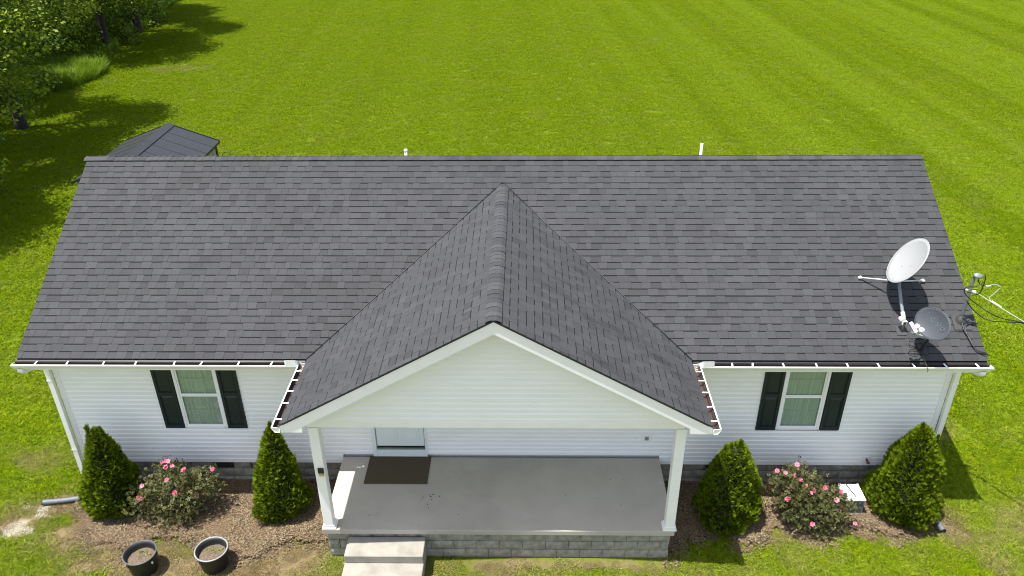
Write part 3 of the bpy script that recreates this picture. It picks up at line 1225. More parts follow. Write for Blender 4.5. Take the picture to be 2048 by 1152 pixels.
x = XL
first = True
while x < XR - 0.05:
    L = 0.42 if first else 0.130
    L = min(L, XR - x)
    first = False
    m = Matrix(((0, -1, 0), (1, 0, 0), (0, 0, 1))).to_4x4()   # local y -> -x
    m = Matrix.Rotation(math.pi / 2, 4, 'Z')
    m.translation = (x + L, YR, ZR + random.uniform(-0.002, 0.002))
    cap(L, K, K, m)
    x += L
y = PY - 0.004
while y < YB - 0.10:
    m = Matrix.Identity(4)
    m.translation = (PX + random.uniform(-.004, .004), y, PZ + random.uniform(-0.002, 0.003))
    cap(0.128, KL, KR, m)
    y += 0.128

# valleys: a dark tube drawn as the shadow gap where the slopes meet
for s, xe in ((-1, PXL), (1, PXR)):
    a_, b_ = Vector((xe, -OV, ZE + .004)), Vector((PX, YB, PZ + .004))
    part('valley_shadow_line', MB().tube([a_.lerp(b_, q) for q in (0.0, .25, .5, .75, 1.0)], 0.011, 6), MAT['black'], roof)

# dark drip edge under the shingle ends on the porch rake
for s, xe, kk in ((-1, PXL, KL), (1, PXR, KR)):
    e = MB()
    V = []
    for yy in (PY - 0.006, PY + 0.03):
        V += [(xe, yy, ZE - TH - 0.002), (PX, yy, PZ - TH - 0.002), (PX, yy, PZ - TH - 0.016), (xe, yy, ZE - TH - 0.016)]
    e.add(V, [(0, 1, 2, 3), (7, 6, 5, 4), (0, 4, 5, 1), (3, 2, 6, 7), (0, 3, 7, 4)])
    part('drip_edge_or_shade_strip', e, MAT['black'], roof)

# --- main eave: fascia, soffit
part('fascia', MB().box((XL + 0.036, -OV + 0.012, ZE - 0.235), (PXL - 0.02, -OV + 0.035, ZE - 0.052)), MAT['trim'], house)
part('fascia', MB().box((PXR + 0.02, -OV + 0.012, ZE - 0.235), (XR - 0.036, -OV + 0.035, ZE - 0.052)), MAT['trim'], house)
for x0, x1 in ((XL + 0.01, PXL - 0.02), (PXR + 0.02, XR - 0.01)):
    part('drip_edge_or_shade_strip', MB().prism([(-OV - 0.0105, ZE - 0.049), (-OV + 0.06, ZE - 0.022), (-OV + 0.06, ZE - 0.014), (-OV - 0.0105, ZE - 0.041)], 0, x0, x1), MAT['black'], roof)  # black drip edge, added to make the shaded gutter trough dark
part('soffit', MB().box((XL + 0.03, -OV + 0.04, ZE - 0.232), (XR - 0.03, -0.024, ZE - 0.215)), MAT['trim'], house)
for x0, x1 in ((XL + 0.012, XL + 0.034), (XR - 0.034, XR - 0.012)):
    for ya, za, yb_, zb_ in ((-OV + 0.01, ZE, YR, ZR), (YBACK, ZE, YR, ZR)):
        rb = MB().prism([(ya, za - 0.056), (yb_, zb_ - 0.056), (yb_, zb_ - 0.24), (ya, za - 0.22)], 0, x0, x1)
        part('rake_board', rb, MAT['trim'], house)

# --- porch: ceiling beam, gable, rake
YG = -1.870
ZH = 2.962
part('porch_beam', MB().box((SL + 0.03, YG + 0.002, ZH), (SR - 0.04, YG + 0.20, 3.13), 0.004), MAT['trim'], house)
for x0, x1 in ((SL + 0.03, SL + 0.23), (SR - 0.24, SR - 0.04)):
    part('porch_beam', MB().box((x0, YG + 0.203, ZH + 0.003), (x1, -0.025, 3.127)), MAT['trim'], house)
part('porch_ceiling', MB().box((SL + 0.234, YG + 0.203, 3.05), (SR - 0.244, -0.025, 3.07)), MAT['vinyl'], house)
gable = part('porch_gable', MB().prism([(SL + 0.08, 3.131), (SR - 0.08, 3.131), (PX, PZ - 0.22)], 1, YG + 0.035, YG + 0.16), MAT['backing'], house)


def rake_x(zz):
    """siding limits at a height under the porch rake"""
    zq = zz + 0.075
    return max(PX - (PZ - zq) / KL + 0.0, SL + 0.035), min(PX + (PZ - zq) / KR, SR - 0.045)


part('gable_trim', MB().box((SL + 0.03, YG - 0.021, ZH + 0.012), (SR - 0.04, YG, 3.085), 0.003), MAT['trim'], gable)
z = 3.088
while z < PZ - 0.16:
    a, b = rake_x(z)
    at, bt_ = rake_x(z + EXPO)
    if bt_ - at < 0.02:
        break
    board(a, b, z, YG, gable, EXPO, at, bt_)
    z += EXPO
RF = 0.215
for s, xe, kk in ((-1, PXL, KL), (1, PXR, KR)):
    yf = PY + 0.012
    x_in = xe - s * 0.34
    z_in = ZE + 0.34 * kk
    zl = ZE - 0.165
    # rake fascia with the boxed eave return
    prof = [(xe, ZE - 0.042), (PX, PZ - 0.042), (PX, PZ - 0.042 - RF), (x_in, z_in - 0.042 - RF), (x_in, zl), (xe, zl)]
    part('rake_board', MB().prism(prof if s < 0 else prof[::-1], 1, yf, yf + 0.022), MAT['trim'], house)
    sp = [(xe, ZE - 0.06), (PX, PZ - 0.06), (PX, PZ - 0.075), (x_in, z_in - 0.075), (xe, ZE - 0.075)]
    part('rake_soffit', MB().prism(sp if s < 0 else sp[::-1], 1, yf + 0.024, YG - 0.004), MAT['trim'], house)
    bx = MB().box((min(xe, x_in), yf + 0.024, zl + 0.002), (max(xe, x_in), -OV, zl + 0.016))
    bx.box((min(x_in, x_in + s * 0.012), yf + 0.024, zl + 0.018), (max(x_in, x_in + s * 0.012), YG - 0.004, ZE + 0.1))
    bx.box((min(xe, xe - s * 0.02), yf + 0.024, zl + 0.018), (max(xe, xe - s * 0.02), -OV, ZE - 0.055))
    part('eave_box', bx, MAT['trim'], house)

# --- porch floor, posts, steps
slab = part('porch_floor', MB().box((SL, SD, ZB - 0.105), (SR, -0.026, ZB), 0.008), MAT['concrete'], house)
sp_ = MB()
for i in range(30):
    cx, cy = random.uniform(SL + .4, SR - .2), random.uniform(SD + .1, -.2)
    if i < 11:
        cx, cy = random.gauss(-1.25, 0.16), random.gauss(-1.22, 0.12)
    r = random.uniform(0.003, 0.009) if i > 9 else random.uniform(0.008, 0.016)
    sp_.lathe([(r, 0.0), (r * 0.8, 0.004), (0.0005, 0.005)], (cx, cy, ZB + 0.001), 6)
put('dirt', sp_.mesh('dirt', MAT['dark']), slab, kind='stuff')
for x0 in (-3.022, 2.918):
    y0 = -1.900
    pb = MB().box((x0, y0, ZB + 0.035), (x0 + 0.165, y0 + 0.165, ZH - 0.001), 0.006)
    post = part('porch_post', pb, MAT['trim'], house)
    bb = MB().box((x0 - 0.038, y0 - 0.012, ZB + 0.001), (x0 + 0.203, y0 + 0.203, ZB + 0.034), 0.004)
    bb.box((x0 - 0.018, y0 - 0.018 + 0.012, ZB + 0.036), (x0 + 0.183, y0 + 0.183, ZB + 0.085), 0.004)
    part('post_base', bb, MAT['trim'], post)
steps = part('steps', MB().box((-2.61, -3.2, -0.2), (-1.275, SD + 0.16, 0.178), 0.006), MAT['step_concrete'], house)
part('step', MB().box((-2.62, -2.335, 0.353), (-1.262, SD + 0.025, 0.522), 0.010), MAT['step_concrete'], steps)
part('step', MB().box((-2.625, -2.80, 0.18), (-1.258, SD + 0.03, 0.351), 0.010), MAT['step_concrete'], steps)

# --- door
door = part('door', MB().box((-2.378, 0.0, 0.965), (-1.462, 0.034, 2.98)), MAT['door'], house)
for cx0, cx1 in ((-2.29, -1.965), (-1.875, -1.55)):
    for z0, z1 in ((1.10, 1.55), (1.66, 2.35), (2.46, 2.86)):
        part('door_panel', MB().box((cx0, -0.008, z0), (cx1, 0.002, z1), 0.006).box((cx0 + .05, -0.014, z0 + .05), (cx1 - .05, -0.007, z1 - .05), 0.004), MAT['door'], door)
part('door_frame', MB().box((-2.469, -0.035, ZB + 0.002), (-2.392, 0.03, 3.06), .004).box((-1.448, -0.035, ZB + 0.002), (-1.41, 0.03, 3.06), .004).box((-2.391, -0.030, ZB + 0.002), (-1.449, 0.03, 0.885), .004), MAT['door'], door)
part('threshold', MB().box((-2.390, -0.026, 0.887), (-1.450, 0.03, 0.912), .003), MAT['threshold'], door)
part('door_gap_shade_strip', MB().box((-2.378, -0.004, 0.930), (-1.462, 0.03, 0.964)), MAT['black'], door)  # black strip standing in for the shaded gap under the door
part('door_handle', MB().lathe([(0.001, -0.045), (0.026, -0.04), (0.03, -0.02), (0.012, -0.012), (0.012, 0.0)], (-2.31, 0.0, 1.62), 12, (0, 1, 0)), MAT['alu'], door)

# --- windows and shutters
for (a, b, z0, z1) in OPEN[:2]:
    sw = 0.362
    w0, w1 = a + sw + 0.012, b - sw - 0.012
    win = part('window', MB().box((w0 + 0.045, 0.028, z0 + 0.05), (w1 - 0.045, 0.034, z1 - 0.05)), MAT['curtain'], house)
    fr = MB()
    f = 0.052
    fr.box((w0, -0.034, z0), (w0 + f, 0.033, z1), .004).box((w1 - f, -0.034, z0), (w1, 0.033, z1), .004)
    fr.box((w0 + f, -0.034, z1 - f), (w1 - f, 0.033, z1), .004).box((w0 + f, -0.040, z0), (w1 - f, 0.033, z0 + f), .004)
    part('window_frame', fr, MAT['trim'], win)
    zm = (z0 + z1) / 2
    for (q0, q1, yo) in ((z0 + f, zm - 0.004, -0.004), (zm - 0.002, z1 - f, 0.004)):
        sa = MB()
        g = 0.028
        x0, x1 = w0 + f, w1 - f
        sa.box((x0, -0.018 + yo, q0), (x0 + g, -0.002 + yo, q1)).box((x1 - g, -0.018 + yo, q0), (x1, -0.002 + yo, q1))
        sa.box((x0 + g, -0.020 + yo, q0), (x1 - g, -0.002 + yo, q0 + g)).box((x0 + g, -0.020 + yo, q1 - g), (x1 - g, -0.002 + yo, q1))
        part('sash', sa, MAT['trim'], win)
        xs = [x0 + g + (x1 - x0 - 2 * g) * i / 3 for i in range(4)]
        zs = [q0 + g, (q0 + q1) / 2, q1 - g]
        part('pane', MB().box((xs[0], -0.011 + yo, zs[0]), (xs[3], -0.008 + yo, zs[2])), MAT['glass'], win)
        for i in (1, 2):
            part('muntin', MB().box((xs[i] - 0.0045, -0.006 + yo, zs[0]), (xs[i] + 0.0045, -0.002 + yo, zs[2])), MAT['grid'], win)
        part('muntin', MB().box((xs[0], -0.0065 + yo, zs[1] - 0.0045), (xs[3], -0.0025 + yo, zs[1] + 0.0045)), MAT['grid'], win)
    for s0 in (a + 0.002, b - sw - 0.002):
        sb = MB()
        s1 = s0 + sw
        st, y0, y1 = 0.052, -0.048, -0.010
        zmid = z0 + (z1 - z0) * 0.52
        sb.box((s0, y0, z0), (s0 + st, y1, z1), .004).box((s1 - st, y0, z0), (s1, y1, z1), .004)
        for q in (z0, zmid - 0.035, z1 - 0.075):
            sb.box((s0 + st, y0 + .001, q), (s1 - st, y1, q + 0.075), .003)
        sb.box((s0 + st, -0.030, z0 + 0.06), (s1 - st, y1 + .001, z1 - 0.06))
        sh = part('shutter', sb, MAT['shutter'], house)
        for q0, q1 in ((z0 + 0.085, zmid - 0.045), (zmid + 0.05, z1 - 0.085)):
            p = MB()
            X0, X1 = s0 + st + 0.010, s1 - st - 0.010
            bv_ = 0.035
            V = [(X0, -0.031, q0), (X1, -0.031, q0), (X1, -0.031, q1), (X0, -0.031, q1), (X0 + bv_, -0.045, q0 + bv_), (X1 - bv_, -0.045, q0 + bv_), (X1 - bv_, -0.045, q1 - bv_), (X0 + bv_, -0.045, q1 - bv_)]
            p.add(V, [(4, 5, 6, 7), (0, 1, 5, 4), (1, 2, 6, 5), (2, 3, 7, 6), (3, 0, 4, 7)])
            part('shutter_panel', p, MAT['shutter'], sh)

# --- small wall fittings
ob = MB().box((2.74, -0.034, 1.125), (2.885, -0.018, 1.275), .004)
oc = part('outlet_cover', ob, MAT['trim'], house)
part('cover_plate', MB().box((2.775, -0.040, 1.155), (2.85, -0.033, 1.245), .003), MAT['threshold'], oc)
sg = part('hose_spigot', MB().box((7.0, -0.030, 0.63), (7.15, -0.018, 0.77), .004), MAT['trim'], house)
part('spigot_body', MB().tube([(7.08, -0.03, 0.71), (7.08, -0.09, 0.705), (7.08, -0.115, 0.66)], 0.017, 8), MAT['black'], sg)
part('valve_wheel', MB().lathe([(0.004, -.012), (0.034, -.010), (0.036, 0.0), (0.034, .008), (0.004, 0.01)], (7.085, -0.125, 0.70), 10, (0, 1, 0.3)), MAT['spigot'], sg)

# --- gutters
GW, GH, ZG = 0.125, 0.105, 3.314


def gutter(axis, a, b, edge, out, hangers, endcap=(True, True)):
    """K-style trough: axis 0 runs along x with back at y=edge; axis 1 runs along y with back at x=edge; out = direction away from the roof"""
    def P(d, z_):
        return (edge + out * d, z_)
    prof = [P(0.0, ZG - 0.020), P(0.0, ZG - GH), P(GW * 0.62, ZG - GH), P(GW * 0.74, ZG - GH * 0.72), P(GW * 0.93, ZG - GH * 0.36), P(GW, ZG - 0.018), P(GW, ZG), P(GW - 0.020, ZG + 0.001), P(GW - 0.020, ZG - 0.010)]
    inn = [P(GW - 0.0215, ZG - 0.012), P(GW - 0.0115, ZG - GH * 0.36), P(GW * 0.71, ZG - GH * 0.70), P(GW * 0.60, ZG - GH + 0.006), P(0.004, ZG - GH + 0.006), P(0.004, ZG - 0.016), P(-0.001, ZG - 0.015)]
    g = MB()
    g.prism(prof, axis, a, b, close=False)
    outline = prof[:7]
    for e, s, cap_ in ((a, 1, endcap[0]), (b, -1, endcap[1])):
        if cap_:
            g.prism(outline, axis, e - 0.003 * s, e + 0.002 * s)
            # rolled edge of the end cap
            pts = [((e - 0.003 * s, p, q) if axis == 0 else (p, e - 0.003 * s, q)) for p, q in outline + outline[:1]]
            g.tube(pts, 0.005, 5)
    o = part('gutter', g, MAT['white_metal'], house)
    ln = MB()
    ln.prism(inn, axis, a + 0.003, b - 0.003, close=False)
    part('gutter_lining', ln, MAT['brown'], o)
    for h in hangers:
        hb = MB()
        lo = [0, 0, 0]
        hi = [0, 0, 0]
        s0, s1 = sorted((edge + out * 0.004, edge + out * (GW - 0.004)))
        # sits just under the lip line, slightly skewed strap
        sk = random.uniform(-0.03, 0.03)
        zz = ZG + 0.002
        if axis == 0:
            V = [(h, s0, zz), (h + 0.026, s0, zz), (h + 0.026 + sk, s1, zz), (h + sk, s1, zz)]
        else:
            V = [(s0, h, zz), (s1, h + sk * .3, zz), (s1, h + 0.026 + sk * .3, zz), (s0, h + 0.026, zz)]
        V += [(p, q, r + 0.006) for p, q, r in V]
        hb.add(V, [(3, 2, 1, 0), (4, 5, 6, 7), (0, 1, 5, 4), (1, 2, 6, 5), (2, 3, 7, 6), (3, 0, 4, 7)])
        part('gutter_hanger', hb, MAT['white_metal'], o)
    return o


def px_to_x(u, v):
    """place of a hanger along the eave, measured once from the photograph"""
    return u, v


gl = gutter(0, -8.445, -3.44, -OV - 0.012, -1, [-8.05, -7.49, -6.85, -6.29, -5.61, -5.15, -4.50, -3.93])
gr = gutter(0, 3.505, 8.455, -OV - 0.012, -1, [4.02, 4.36, 4.90, 5.46, 5.99, 6.52, 7.12, 7.66, 8.20])
YC = -OV - 0.012 - GW
pl_ = gutter(1, -2.300, YC + 0.10, PXL - 0.004, -1, [-2.13, -1.72, -1.40, -1.10, -0.84])
pr_ = gutter(1, -2.300, YC + 0.10, PXR + 0.004, 1, [-2.13, -1.78, -1.40, -1.08, -0.82])
for g, xc, s in ((pl_, PXL, -1), (pr_, PXR, 1)):
    # grit washed into the inner corner
    gg = MB()
    for i in range(40):
        cx, cy = xc + s * random.uniform(0.02, 0.10), random.uniform(YC + 0.0, YC + 0.18)
        r = random.uniform(0.006, 0.014)
        gg.lathe([(r, 0), (r * .8, r * .7), (0.0005, r)], (cx, cy, ZG - GH + 0.012 + random.uniform(0, .02)), 5)
    put('grit', gg.mesh('grit', MAT['grit']), g, kind='stuff')
# bent splash guards on the inside corners
for g, xc, s in ((gl, -3.44, -1), (gr, 3.505, 1)):
    sgd = MB()
    pts = [(xc + s * 0.22, YC + 0.012), (xc + s * 0.20, YC + 0.002), (xc + s * 0.03, YC + 0.000), (xc - s * 0.0, YC + 0.012), (xc - s * 0.008, YC + 0.03), (xc - s * 0.004, YC + 0.10)]
    V = [(p, q, ZG - 0.012) for p, q in pts] + [(p, q, ZG + (0.105, 0.115, 0.115, 0.10, 0.075, 0.03)[i]) for i, (p, q) in enumerate(pts)]
    n = len(pts)
    V += [(p + (0.003 if i > 3 else 0) * -s, q + 0.003, zq) for i, ((p, q), zq) in enumerate([(pts[i % n], V[i][2]) for i in range(2 * n)])]
    F = []
    for i in range(n - 1):
        F += [(i, i + 1, n + i + 1, n + i), (2 * n + i, 3 * n + i, 3 * n + i + 1, 2 * n + i + 1), (n + i, n + i + 1, 3 * n + i + 1, 3 * n + i)]
    sgd.add(V, F)
    part('splash_guard', sgd, MAT['white_metal'], g)

# --- downspouts with elbows
for s, xw in ((-1, WL), (1, WR)):
    d = MB()
    cx = xw + s * 0.055
    w, dp = 0.045, 0.035

    def rect_run(pts):
        V = []
        for (px, py, pz) in pts:
            V += [(px - w, py - dp, pz), (px + w, py - dp, pz), (px + w, py + dp, pz), (px - w, py + dp, pz)]
        F = []
        for i in range(len(pts) - 1):
            for k in range(4):
                k2 = (k + 1) % 4
                F.append((4 * i + k, 4 * i + k2, 4 * i + 4 + k2, 4 * i + 4 + k))
        d.add(V, F)
    gx = xw + s * 0.12
    rect_run([(gx, -OV - 0.07, ZG - GH + 0.004), (gx, -OV - 0.07, ZG - GH - 0.07), (cx + s * .03, -0.20, 2.99), (cx, -0.068, 2.91), (cx, -0.068, 2.80), (cx, -0.068, 1.1), (cx, -0.068, 0.12), (cx + s * 0.02, -0.12, 0.05)])
    ds = part('downspout', d, MAT['white_metal'], house)
    for q in (2.55, 0.9):
        part('downspout_strap', MB().box((cx - w - 0.012, -0.068 - dp - 0.004, q), (cx + w + 0.012, -0.068 - dp - 0.001, q + 0.03)), MAT['trim'], ds)
    el = MB().tube(curve_pts([(gx, -OV - 0.07, ZG - GH - 0.02), (gx - s * 0.01, -OV - 0.02, ZG - GH - 0.09), (gx - s * 0.05, -0.30, ZG - GH - 0.17)], 4), 0.052, 10)
    part('downspout_elbow', el, MAT['white_metal'], ds)

# --- vent pipes on the rear slope
for vx, r, top in ((-2.06, 0.034, 0.30), (4.20, 0.029, 0.42)):
    vy = 4.25
    vz = ZR - K * (vy - YR)
    v = MB().lathe([(r, -0.05), (r, top), (r - 0.008, top), (r - 0.008, 0.05)], (vx, vy, vz), 14)
    if vx < 0:
        v.lathe([(r + 0.004, top - 0.05), (r + 0.005, top - 0.04), (r + 0.005, top + 0.002), (r - 0.004, top + 0.003)], (vx, vy, vz), 14)
    part('vent_pipe', v, MAT['pvc'], house)

# ------------------------------------------------------------------ things on the porch
tag(put('doormat', MB().box((-2.535, -0.785, ZB + 0.002), (-1.340, -0.030, ZB + 0.014), 0.004).mesh('doormat', MAT['mat'])), 'flat brown rectangular doormat on the porch floor before the front door', 'doormat')
lk = thing('post_lamp', 'small black wall lamp with pale amber lens fixed to the left porch post', 'lamp', (-2.91, -1.92, 2.02))
part('housing', MB().box((-2.962, -1.935, 2.02), (-2.866, -1.902, 2.125), .006), MAT['black'], lk)
part('lens', MB().box((-2.955, -1.930, 1.955), (-2.873, -1.902, 2.018), .006), MAT['gold'], lk)


# ------------------------------------------------------------------ satellite dishes
def dish(root, P, n, a, b, ra, rb, depth, mat, matb):
    """oval bowl: rim in the plane through P normal to n, hollow towards n"""
    P, n, a, b = Vector(P), Vector(n), Vector(a), Vector(b)
    rings, seg = 9, 48
    V, F = [], []
    for side, off in ((0, 0.0), (1, -0.014)):
        V.append(P - n * (depth - off))
        for i in range(1, rings + 1):
            q = i / rings
            for k in range(seg):
                t = 2 * math.pi * k / seg
                V.append(P + (a * (ra * math.cos(t)) + b * (rb * math.sin(t))) * (q + (0.012 if side and i == rings else 0)) - n * (depth * (1 - q * q) - off))
    m = 1 + rings * seg
    for side in (0, 1):
        o = side * m
        for k in range(seg):
            k2 = (k + 1) % seg
            f = (o, o + 1 + k, o + 1 + k2)
            F.append(f if not side else f[::-1])
            for i in range(rings - 1):
                p, q = o + 1 + i * seg, o + 1 + (i + 1) * seg
                f = (p + k, q + k, q + k2, p + k2)
                F.append(f if not side else f[::-1])
    p, q = 1 + (rings - 1) * seg, m + 1 + (rings - 1) * seg
    for k in range(seg):
        k2 = (k + 1) % seg
        F.append((p + k, q + k, q + k2, p + k2))
    me = mesh_from('reflector', V, F, mat, smooth=True)
    ref = put('reflector', me, root)
    rim = MB().tube([P + a * (ra * 1.004 * math.cos(2 * math.pi * k / seg)) + b * (rb * 1.004 * math.sin(2 * math.pi * k / seg)) - n * 0.005 for k in range(seg + 1)], 0.0085, 6, False)
    part('rim', rim, matb, root)
    return ref


def at_dish(P, n, a, b, ra, rb, depth, u, v, lift=0.0):
    q = (u / ra) ** 2 + (v / rb) ** 2
    return Vector(P) + Vector(a) * u + Vector(b) * v - Vector(n) * (depth * (1 - q) - lift)


def roof_z(y):
    return ZE + K * (y + OV)


WD = dict(P=(7.139, .508, 4.762), n=Vector((-.823, .126, .554)).normalized(), a=Vector((.543, -.114, .832)).normalized(), b=Vector((.168, .986, .025)).normalized(), ra=.446, rb=.473, depth=.075)
wd = thing('satellite_dish', 'large white oval satellite dish, braced by two struts on the right roof slope', 'satellite dish', (7.1, 0.1, roof_z(0.1)), 'satellite dishes on the roof')
rf = dish(wd, mat=MAT['dish_white'], matb=MAT['dish_white'], **WD)
for u, v in [(-.155, .068), (-.014, -.095), (-.151, -.224), (-.367, .037), (-.366, -.124)]:
    c = at_dish(u=u, v=v, **WD)
    part('bolt', MB().lathe([(0.009, 0.0), (0.008, 0.006), (0.0005, 0.008)], c, 8, WD['n']), MAT['galv'], rf)
Mj = Vector((7.085, .47, 4.33))
back = Vector(WD['P']) - WD['n'] * 0.09 - WD['a'] * 0.08
bkb = part('back_bracket', MB().box((-0.10, -0.10, -0.12), (-0.012, 0.10, 0.10), .01), MAT['arm_grey'], wd)
for v in bkb.data.vertices:
    v.co = back + WD['n'] * v.co.x + WD['b'] * v.co.y + WD['a'] * v.co.z
bb_ = Vector((7.085, 0.0, 3.855))
mast_pts = curve_pts([back - WD['n'] * 0.03, Vector((7.16, .55, 4.48)), Mj, Vector((7.075, .34, 4.20)), Vector((7.075, .20, 4.055)), Vector((7.080, 0.06, 3.915))], 5)
part('mast_arm', MB().tube(mast_pts, 0.029, 12), MAT['arm_grey'], wd)
dirn = (bb_ - Vector((7.078, .10, 3.955))).normalized()
part('sleeve', MB().tube([Vector((7.079, .10, 3.955)), bb_ + dirn * 0.01], [0.034, 0.036], 12).box((7.045, -0.055, 3.775), (7.135, 0.02, 3.86), .012), MAT['pvc'], wd)
part('feed_opening', MB().box((7.062, -0.062, 3.795), (7.112, -0.053, 3.845), .004), MAT['black'], wd)
part('knuckle', MB().lathe([(0.001, -.03), (0.045, -.028), (0.05, 0), (0.045, .028), (0.001, .03)], (7.035, 0.01, 3.865), 12, (1, 0.1, 0)), MAT['pvc'], wd)
fp = part('foot_plate', MB().box((6.99, -0.10, -0.004), (7.16, 0.06, 0.010), .003), MAT['grey_rubber'], wd)
for v in fp.data.vertices:
    v.co.z += roof_z(v.co.y)
part('foot_leg', MB().tube([(7.085, -0.0, 3.84), (7.085, -0.03, roof_z(-0.03))], 0.028, 10), MAT['galv'], wd)
for ft in ((6.585, .906, roof_z(.906) + .03), (7.699, .851, roof_z(.851) + .03)):
    part('strut', MB().tube([Mj + Vector((0, .03, 0.02)), Vector(ft)], 0.014, 8), MAT['steel'], wd)
    part('strut_foot', MB().box((ft[0] - .035, ft[1] - .03, ft[2] - .022), (ft[0] + .035, ft[1] + .03, ft[2] + .015), .008).lathe([(0.022, 0), (0.02, .03), (0.001, .034)], ft, 8), MAT['steel'], wd)

GD = dict(P=(7.30, -.492, 4.089), n=Vector((-.793, -.397, .463)).normalized(), a=Vector((.476, .072, .877)).normalized(), b=Vector((-.381, .915, .132)).normalized(), ra=.253, rb=.326, depth=.05)
gd = thing('satellite_dish', 'smaller dark grey satellite dish with white twin feed head, near the eave', 'satellite dish', (7.32, -0.3, roof_z(-0.3)), 'satellite dishes on the roof')
rg = dish(gd, mat=MAT['dish_grey'], matb=MAT['dish_grey'], **GD)
for u, v in [(.114, .173), (-.065, -.044), (-.053, .039), (-.212, .081), (-.224, -.003), (.208, .09)]:
    c = at_dish(u=u, v=v, **GD)
    part('bolt', MB().lathe([(0.0045, 0.0), (0.004, 0.004), (0.0005, 0.005)], c, 8, GD['n']), MAT['galv'], rg)


def lettering(text, size, mat, origin, right, up, normal, parent, surface=None):
    cu = bpy.data.curves.new('lettering', 'FONT')
    cu.body = text
    cu.size = size
    cu.extrude = 0.0012
    cu.align_x = 'CENTER'
    cu.align_y = 'CENTER'
    to = bpy.data.objects.new('lettering_curve', cu)
    COL.objects.link(to)
    dg = bpy.context.evaluated_depsgraph_get()
    me = bpy.data.meshes.new_from_object(to.evaluated_get(dg))
    bpy.data.objects.remove(to)
    me.materials.clear()
    me.materials.append(mat)
    right, up, normal = Vector(right).normalized(), Vector(up).normalized(), Vector(normal).normalized()
    for v in me.vertices:
        x, y, zz = v.co
        if surface:
            p = surface(x, y) + normal * zz
        else:
            p = Vector(origin) + right * x + up * y + normal * zz
        v.co = p
    return put('lettering', me, parent)


gr_right = -GD['b']
lettering('dish', 0.165, MAT['letter'], None, gr_right, GD['a'], GD['n'], rg, lambda x, y: at_dish(u=0.052 + y - x * 0.10, v=-(x + 0.03), lift=0.003, **GD))
ring = [at_dish(u=0.022 + 0.030 * math.cos(t), v=-(0.185 + 0.030 * math.sin(t)), lift=0.003, **GD) for t in np.linspace(0, 2 * math.pi, 21)]
part('emblem', MB().tube(ring, 0.007, 5, False), MAT['letter'], rg)
feed = Vector(GD['P']) + GD['n'] * 0.30 - GD['a'] * 0.17
lowrim = Vector(GD['P']) - GD['a'] * 0.262 - GD['n'] * 0.02
arm_end = feed - GD['a'] * 0.085 - GD['n'] * 0.01
part('feed_arm', MB().tube([lowrim - GD['n'] * .05, lowrim + GD['n'] * .02, arm_end], 0.012, 8), MAT['steel'], gd)
fm = part('feed_mount', MB().box((-0.03, -0.035, -0.05), (0.03, 0.035, 0.05), .008), MAT['galv'], gd)
for v in fm.data.vertices:
    v.co = arm_end + GD['b'] * v.co.y + GD['n'] * v.co.x + GD['a'] * (v.co.z + .02)
fh = MB()
bar = []
for sx in (-1, 1):
    c = feed + GD['b'] * (-0.05 * sx) + GD['a'] * (0.012)
    c = c + GD['n'] * -0.02
    fh.lathe([(0.001, 0.05), (0.028, 0.045), (0.043, 0.02), (0.045, -0.015), (0.036, -0.03), (0.001, -0.032)], c - GD['b'] * 0.03 + GD['a'] * 0.02, 14, -GD['n'])
part('feed_horn', fh, MAT['pvc'], gd)
lb = MB().box((-0.10, -0.028, -0.022), (0.10, 0.028, 0.022), .01)
lo_ = part('feed_bar', lb, MAT['pvc'], gd)
fr_ = -GD['b']
fc = feed + GD['n'] * 0.03 + GD['a'] * -0.012 + GD['b'] * 0.03
fn = Vector((-.15, -.75, .65)).normalized()
fx_ = (fr_ * 0.85 - Vector((0, 0, 1)) * 0.35)
fx_ = (fx_ - fn * fx_.dot(fn)).normalized()
fu_ = fn.cross(fx_)
for v in lo_.data.vertices:
    v.co = fc + fx_ * v.co.x + fu_ * v.co.y + fn * v.co.z
lettering('dish', 0.062, MAT['red'], fc + fn * 0.024, fx_, fu_, fn, lo_)
gback = Vector(GD['P']) - GD['n'] * 0.06 - GD['a'] * 0.06
gfoot = Vector((7.34, -0.33, roof_z(-0.33)))
part('mast', MB().tube(curve_pts([gback - GD['n'] * 0.05, gback - GD['n'] * 0.07 - Vector((0, 0, .16)), Vector((7.36, -0.36, gfoot.z + .16)), gfoot], 4), 0.022, 10), MAT['black'], gd)
gbk = MB().box((7.385, -.50, 3.96), (7.46, -.37, 4.10), .01)
part('back_bracket', gbk, MAT['black'], gd)
ftp = MB().box((7.25, -0.42, 0.0), (7.43, -0.24, 0.012), .003)
ft_ = part('foot_plate', ftp, MAT['black'], gd)
for v in ft_.data.vertices:
    v.co.z += roof_z(v.co.y)
part('foot_bracket', MB().box((7.27, -0.335, gfoot.z - .01), (7.40, -0.275, gfoot.z + .11), .008).tube([(7.20, -.30, gfoot.z + .13), (7.34, -.31, gfoot.z + .12)], .012, 6), MAT['grey_rubber'], gd)
for pts in ([(7.30, -.25, 3.56), (7.181, -.193, 3.585), (7.139, -.243, 3.55), (7.153, -.292, 3.52), (7.24, -.32, 3.51)], [(7.29, -.36, 3.47), (7.221, -.369, 3.482), (7.133, -.363, 3.485), (7.091, -.396, 3.464), (7.123, -.439, 3.442), (7.24, -.46, 3.43)],
            [(7.33, -.36, 3.48), (7.318, -.48, 3.425), (7.30, -.60, 3.40), (7.305, -.69, 3.365), (7.328, -.715, 3.30), (7.318, -.72, 3.27)]):
    part('cable', MB().tube(curve_pts(pts, 5), 0.0065, 5), MAT['black'], gd)

